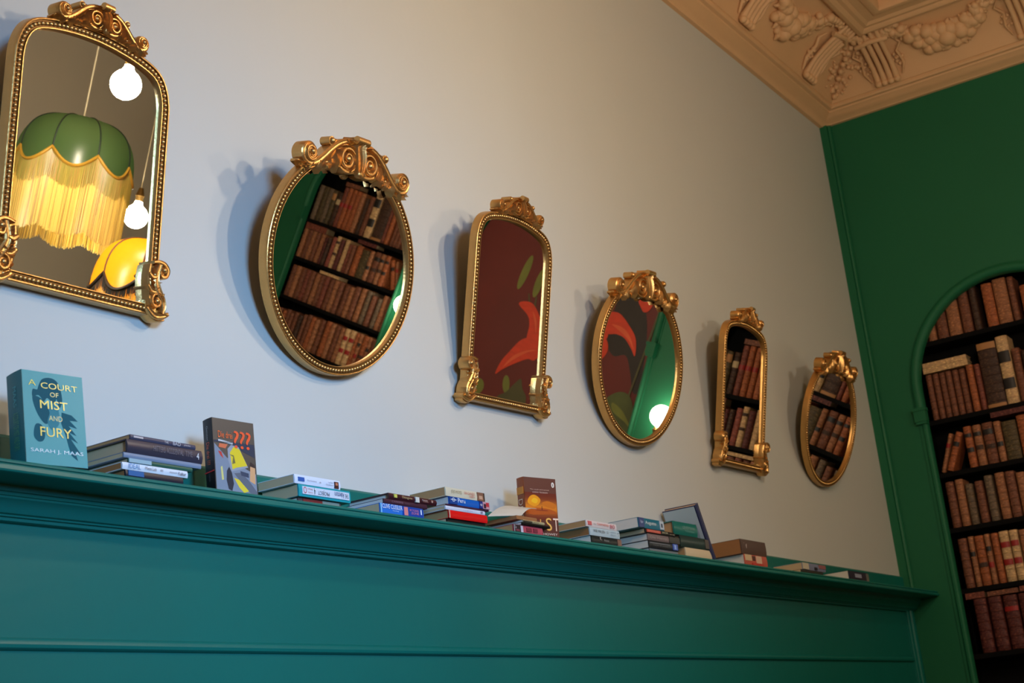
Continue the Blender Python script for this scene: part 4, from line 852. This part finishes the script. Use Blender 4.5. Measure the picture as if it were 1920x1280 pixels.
# black detective paperback
w, h = .128, .190
t = standing('paperback_book', 'black children\'s mystery paperback with three orange question marks, standing', 2.612, 2.452, -9, 3.0, -1.5, w, h, .036, (44, 44, 46), (14, 14, 18), 'cream')
art(t, [((128, 136, 148), P([(.02, .02), (.98, .02), (.98, .30), (.80, .34), (.60, .40), (.30, .48), (.02, .66)])), ((52, 56, 70), P([(.30, .68), (.98, .52), (.98, .62), (.98, .70), (.02, .70), (.02, .67)])),
        ((150, 152, 158), P([(.33, .60), (.42, .66), (.60, .64), (.80, .38), (.60, .34), (.40, .30), (.33, .45)])), ((224, 196, 40), P([(.38, .55), (.48, .64), (.62, .61), (.78, .40), (.52, .36), (.42, .33)])), ((120, 110, 60), P([(.36, .53), (.47, .52), (.50, .42), (.42, .40), (.45, .50)])),
        ((190, 60, 50), P([(.10, .56), (.18, .55), (.22, .46), (.15, .50)])), ((214, 110, 70), P([(.14, .66), (.34, .66), (.28, .60), (.12, .61)])), ((214, 160, 110), P([(.82, .20), (.95, .16), (.97, .42), (.86, .46)])), ((60, 44, 40), P([(.84, .40), (.97, .38), (.97, .42), (.86, .46)])),
        ((96, 100, 110), P([(.45, .28), (.62, .30), (.80, .20), (.98, .06), (.98, .02), (.80, .04), (.56, .20)])), ((226, 200, 50), P([(.44, .22), (.56, .20), (.78, .06), (.66, .03), (.55, .10)])), ((44, 46, 56), P([(.28, .30), (.34, .36), (.40, .28), (.43, .14), (.38, .04), (.30, .06), (.26, .18)])),
        ((210, 200, 120), P([(.14, .34), (.18, .36), (.20, .18), (.15, .17)])), ((60, 66, 84), P([(.60, .32), (.80, .30), (.80, .24), (.62, .26)])), ((200, 200, 200), P([(.12, .715), (.46, .690), (.46, .665), (.12, .690)]))], y=-.0062)
face(t, 'Die drei', .12*w, .46*w, .74*h, .83*h, (226, 96, 40))
for i in range(3): face(t, '?', (.49+.145*i)*w, (.62+.145*i)*w, .62*h, .86*h, (232, 80, 40), y=-.0074)
face(t, 'Geisterbahnhof', .14*w, .44*w, .676*h, .700*h, (60, 60, 60), y=-.0069)
sp_text(t, 'Die drei ???', .011, .023, .38*h, .68*h, (206, 84, 44)); sp_text(t, 'Geister', .014, .020, .70*h, .90*h, (150, 150, 150)); sp_text(t, 'KOSMOS', .015, .020, .16*h, .28*h, (96, 96, 100))
b = MB().box(-.0028, -.0020, .0, .036, .28*h, .295*h).build('spine_band', cm((200, 40, 44)), t)
# sunset paperback
w, h = .134, .200
t = standing('paperback_book', 'sunset-covered orange and maroon paperback standing upright behind a low pile', 4.056, 2.474, -20, -1.0, -2.0, w, h, .036, (84, 30, 22), (150, 70, 26), 'cream')
SK = []
n = 16
for i in range(n):
    z0 = .30+.45*i/n; z1 = .30+.45*(i+1)/n; u = i/n; g = math.exp(-((u-.42)/.26)**2); c_ = (int(104+110*g), int(38+88*g), int(22+6*g)); SK.append((c_, P([(.01, z0), (.985, z0), (.985, z1), (.01, z1)])))
SK += [((230, 150, 20), blob([(.08, .58), (.16, .68), (.32, .71), (.48, .64), (.42, .56), (.26, .52)])), ((236, 178, 30), blob([(.20, .60), (.28, .66), (.40, .63), (.34, .57)])), ((200, 110, 22), blob([(.52, .58), (.70, .62), (.94, .57), (.90, .50), (.66, .52)])),
       ((176, 84, 22), blob([(.04, .44), (.36, .50), (.80, .48), (.96, .42), (.6, .40), (.2, .38)])), ((140, 56, 24), blob([(.3, .47), (.62, .47), (.7, .455), (.5, .45), (.34, .455)])), ((60, 26, 18), P([(.50, .47), (.525, .47), (.52, .53), (.505, .53)])), ((226, 222, 214), [(.90*w+.045*w*math.cos(a), .895*h+.045*h*math.sin(a)) for a in [2*PI*i/16 for i in range(16)]]), ((60, 30, 26), P([(.885, .87), (.91, .87), (.905, .92), (.89, .92)]))]
art(t, SK, y=-.0062)
for s_, a, e, z0, z1, c_ in (('The much-anticipated', .18, .76, .790, .808, (222, 190, 180)), ('SUNDAY TELEGRAPH', .25, .72, .745, .765, (222, 190, 180)), ('D', .06, .22, .13, .31, (232, 178, 90)), ('U', .29, .45, .13, .31, (232, 178, 90)), ('S', .60, .78, .13, .34, (236, 182, 92)), ('T', .83, .995, .13, .34, (240, 214, 190)), ('HUGH', .10, .42, .055, .088, (232, 214, 200)), ('HOWEY', .50, .94, .055, .090, (232, 214, 200))):
    face(t, s_, a*w, e*w, z0*h, z1*h, c_, y=-.0072)
for s_, z0, z1 in (('D', .54, .64), ('U', .42, .52), ('S', .30, .40), ('T', .18, .28)): sp_text(t, s_, .006, .028, z0*h, z1*h, (228, 200, 170))
b = MB().box(-.0028, -.0018, .001, .035, .72*h, .84*h).build('spine_print', cm((206, 130, 24)), t)
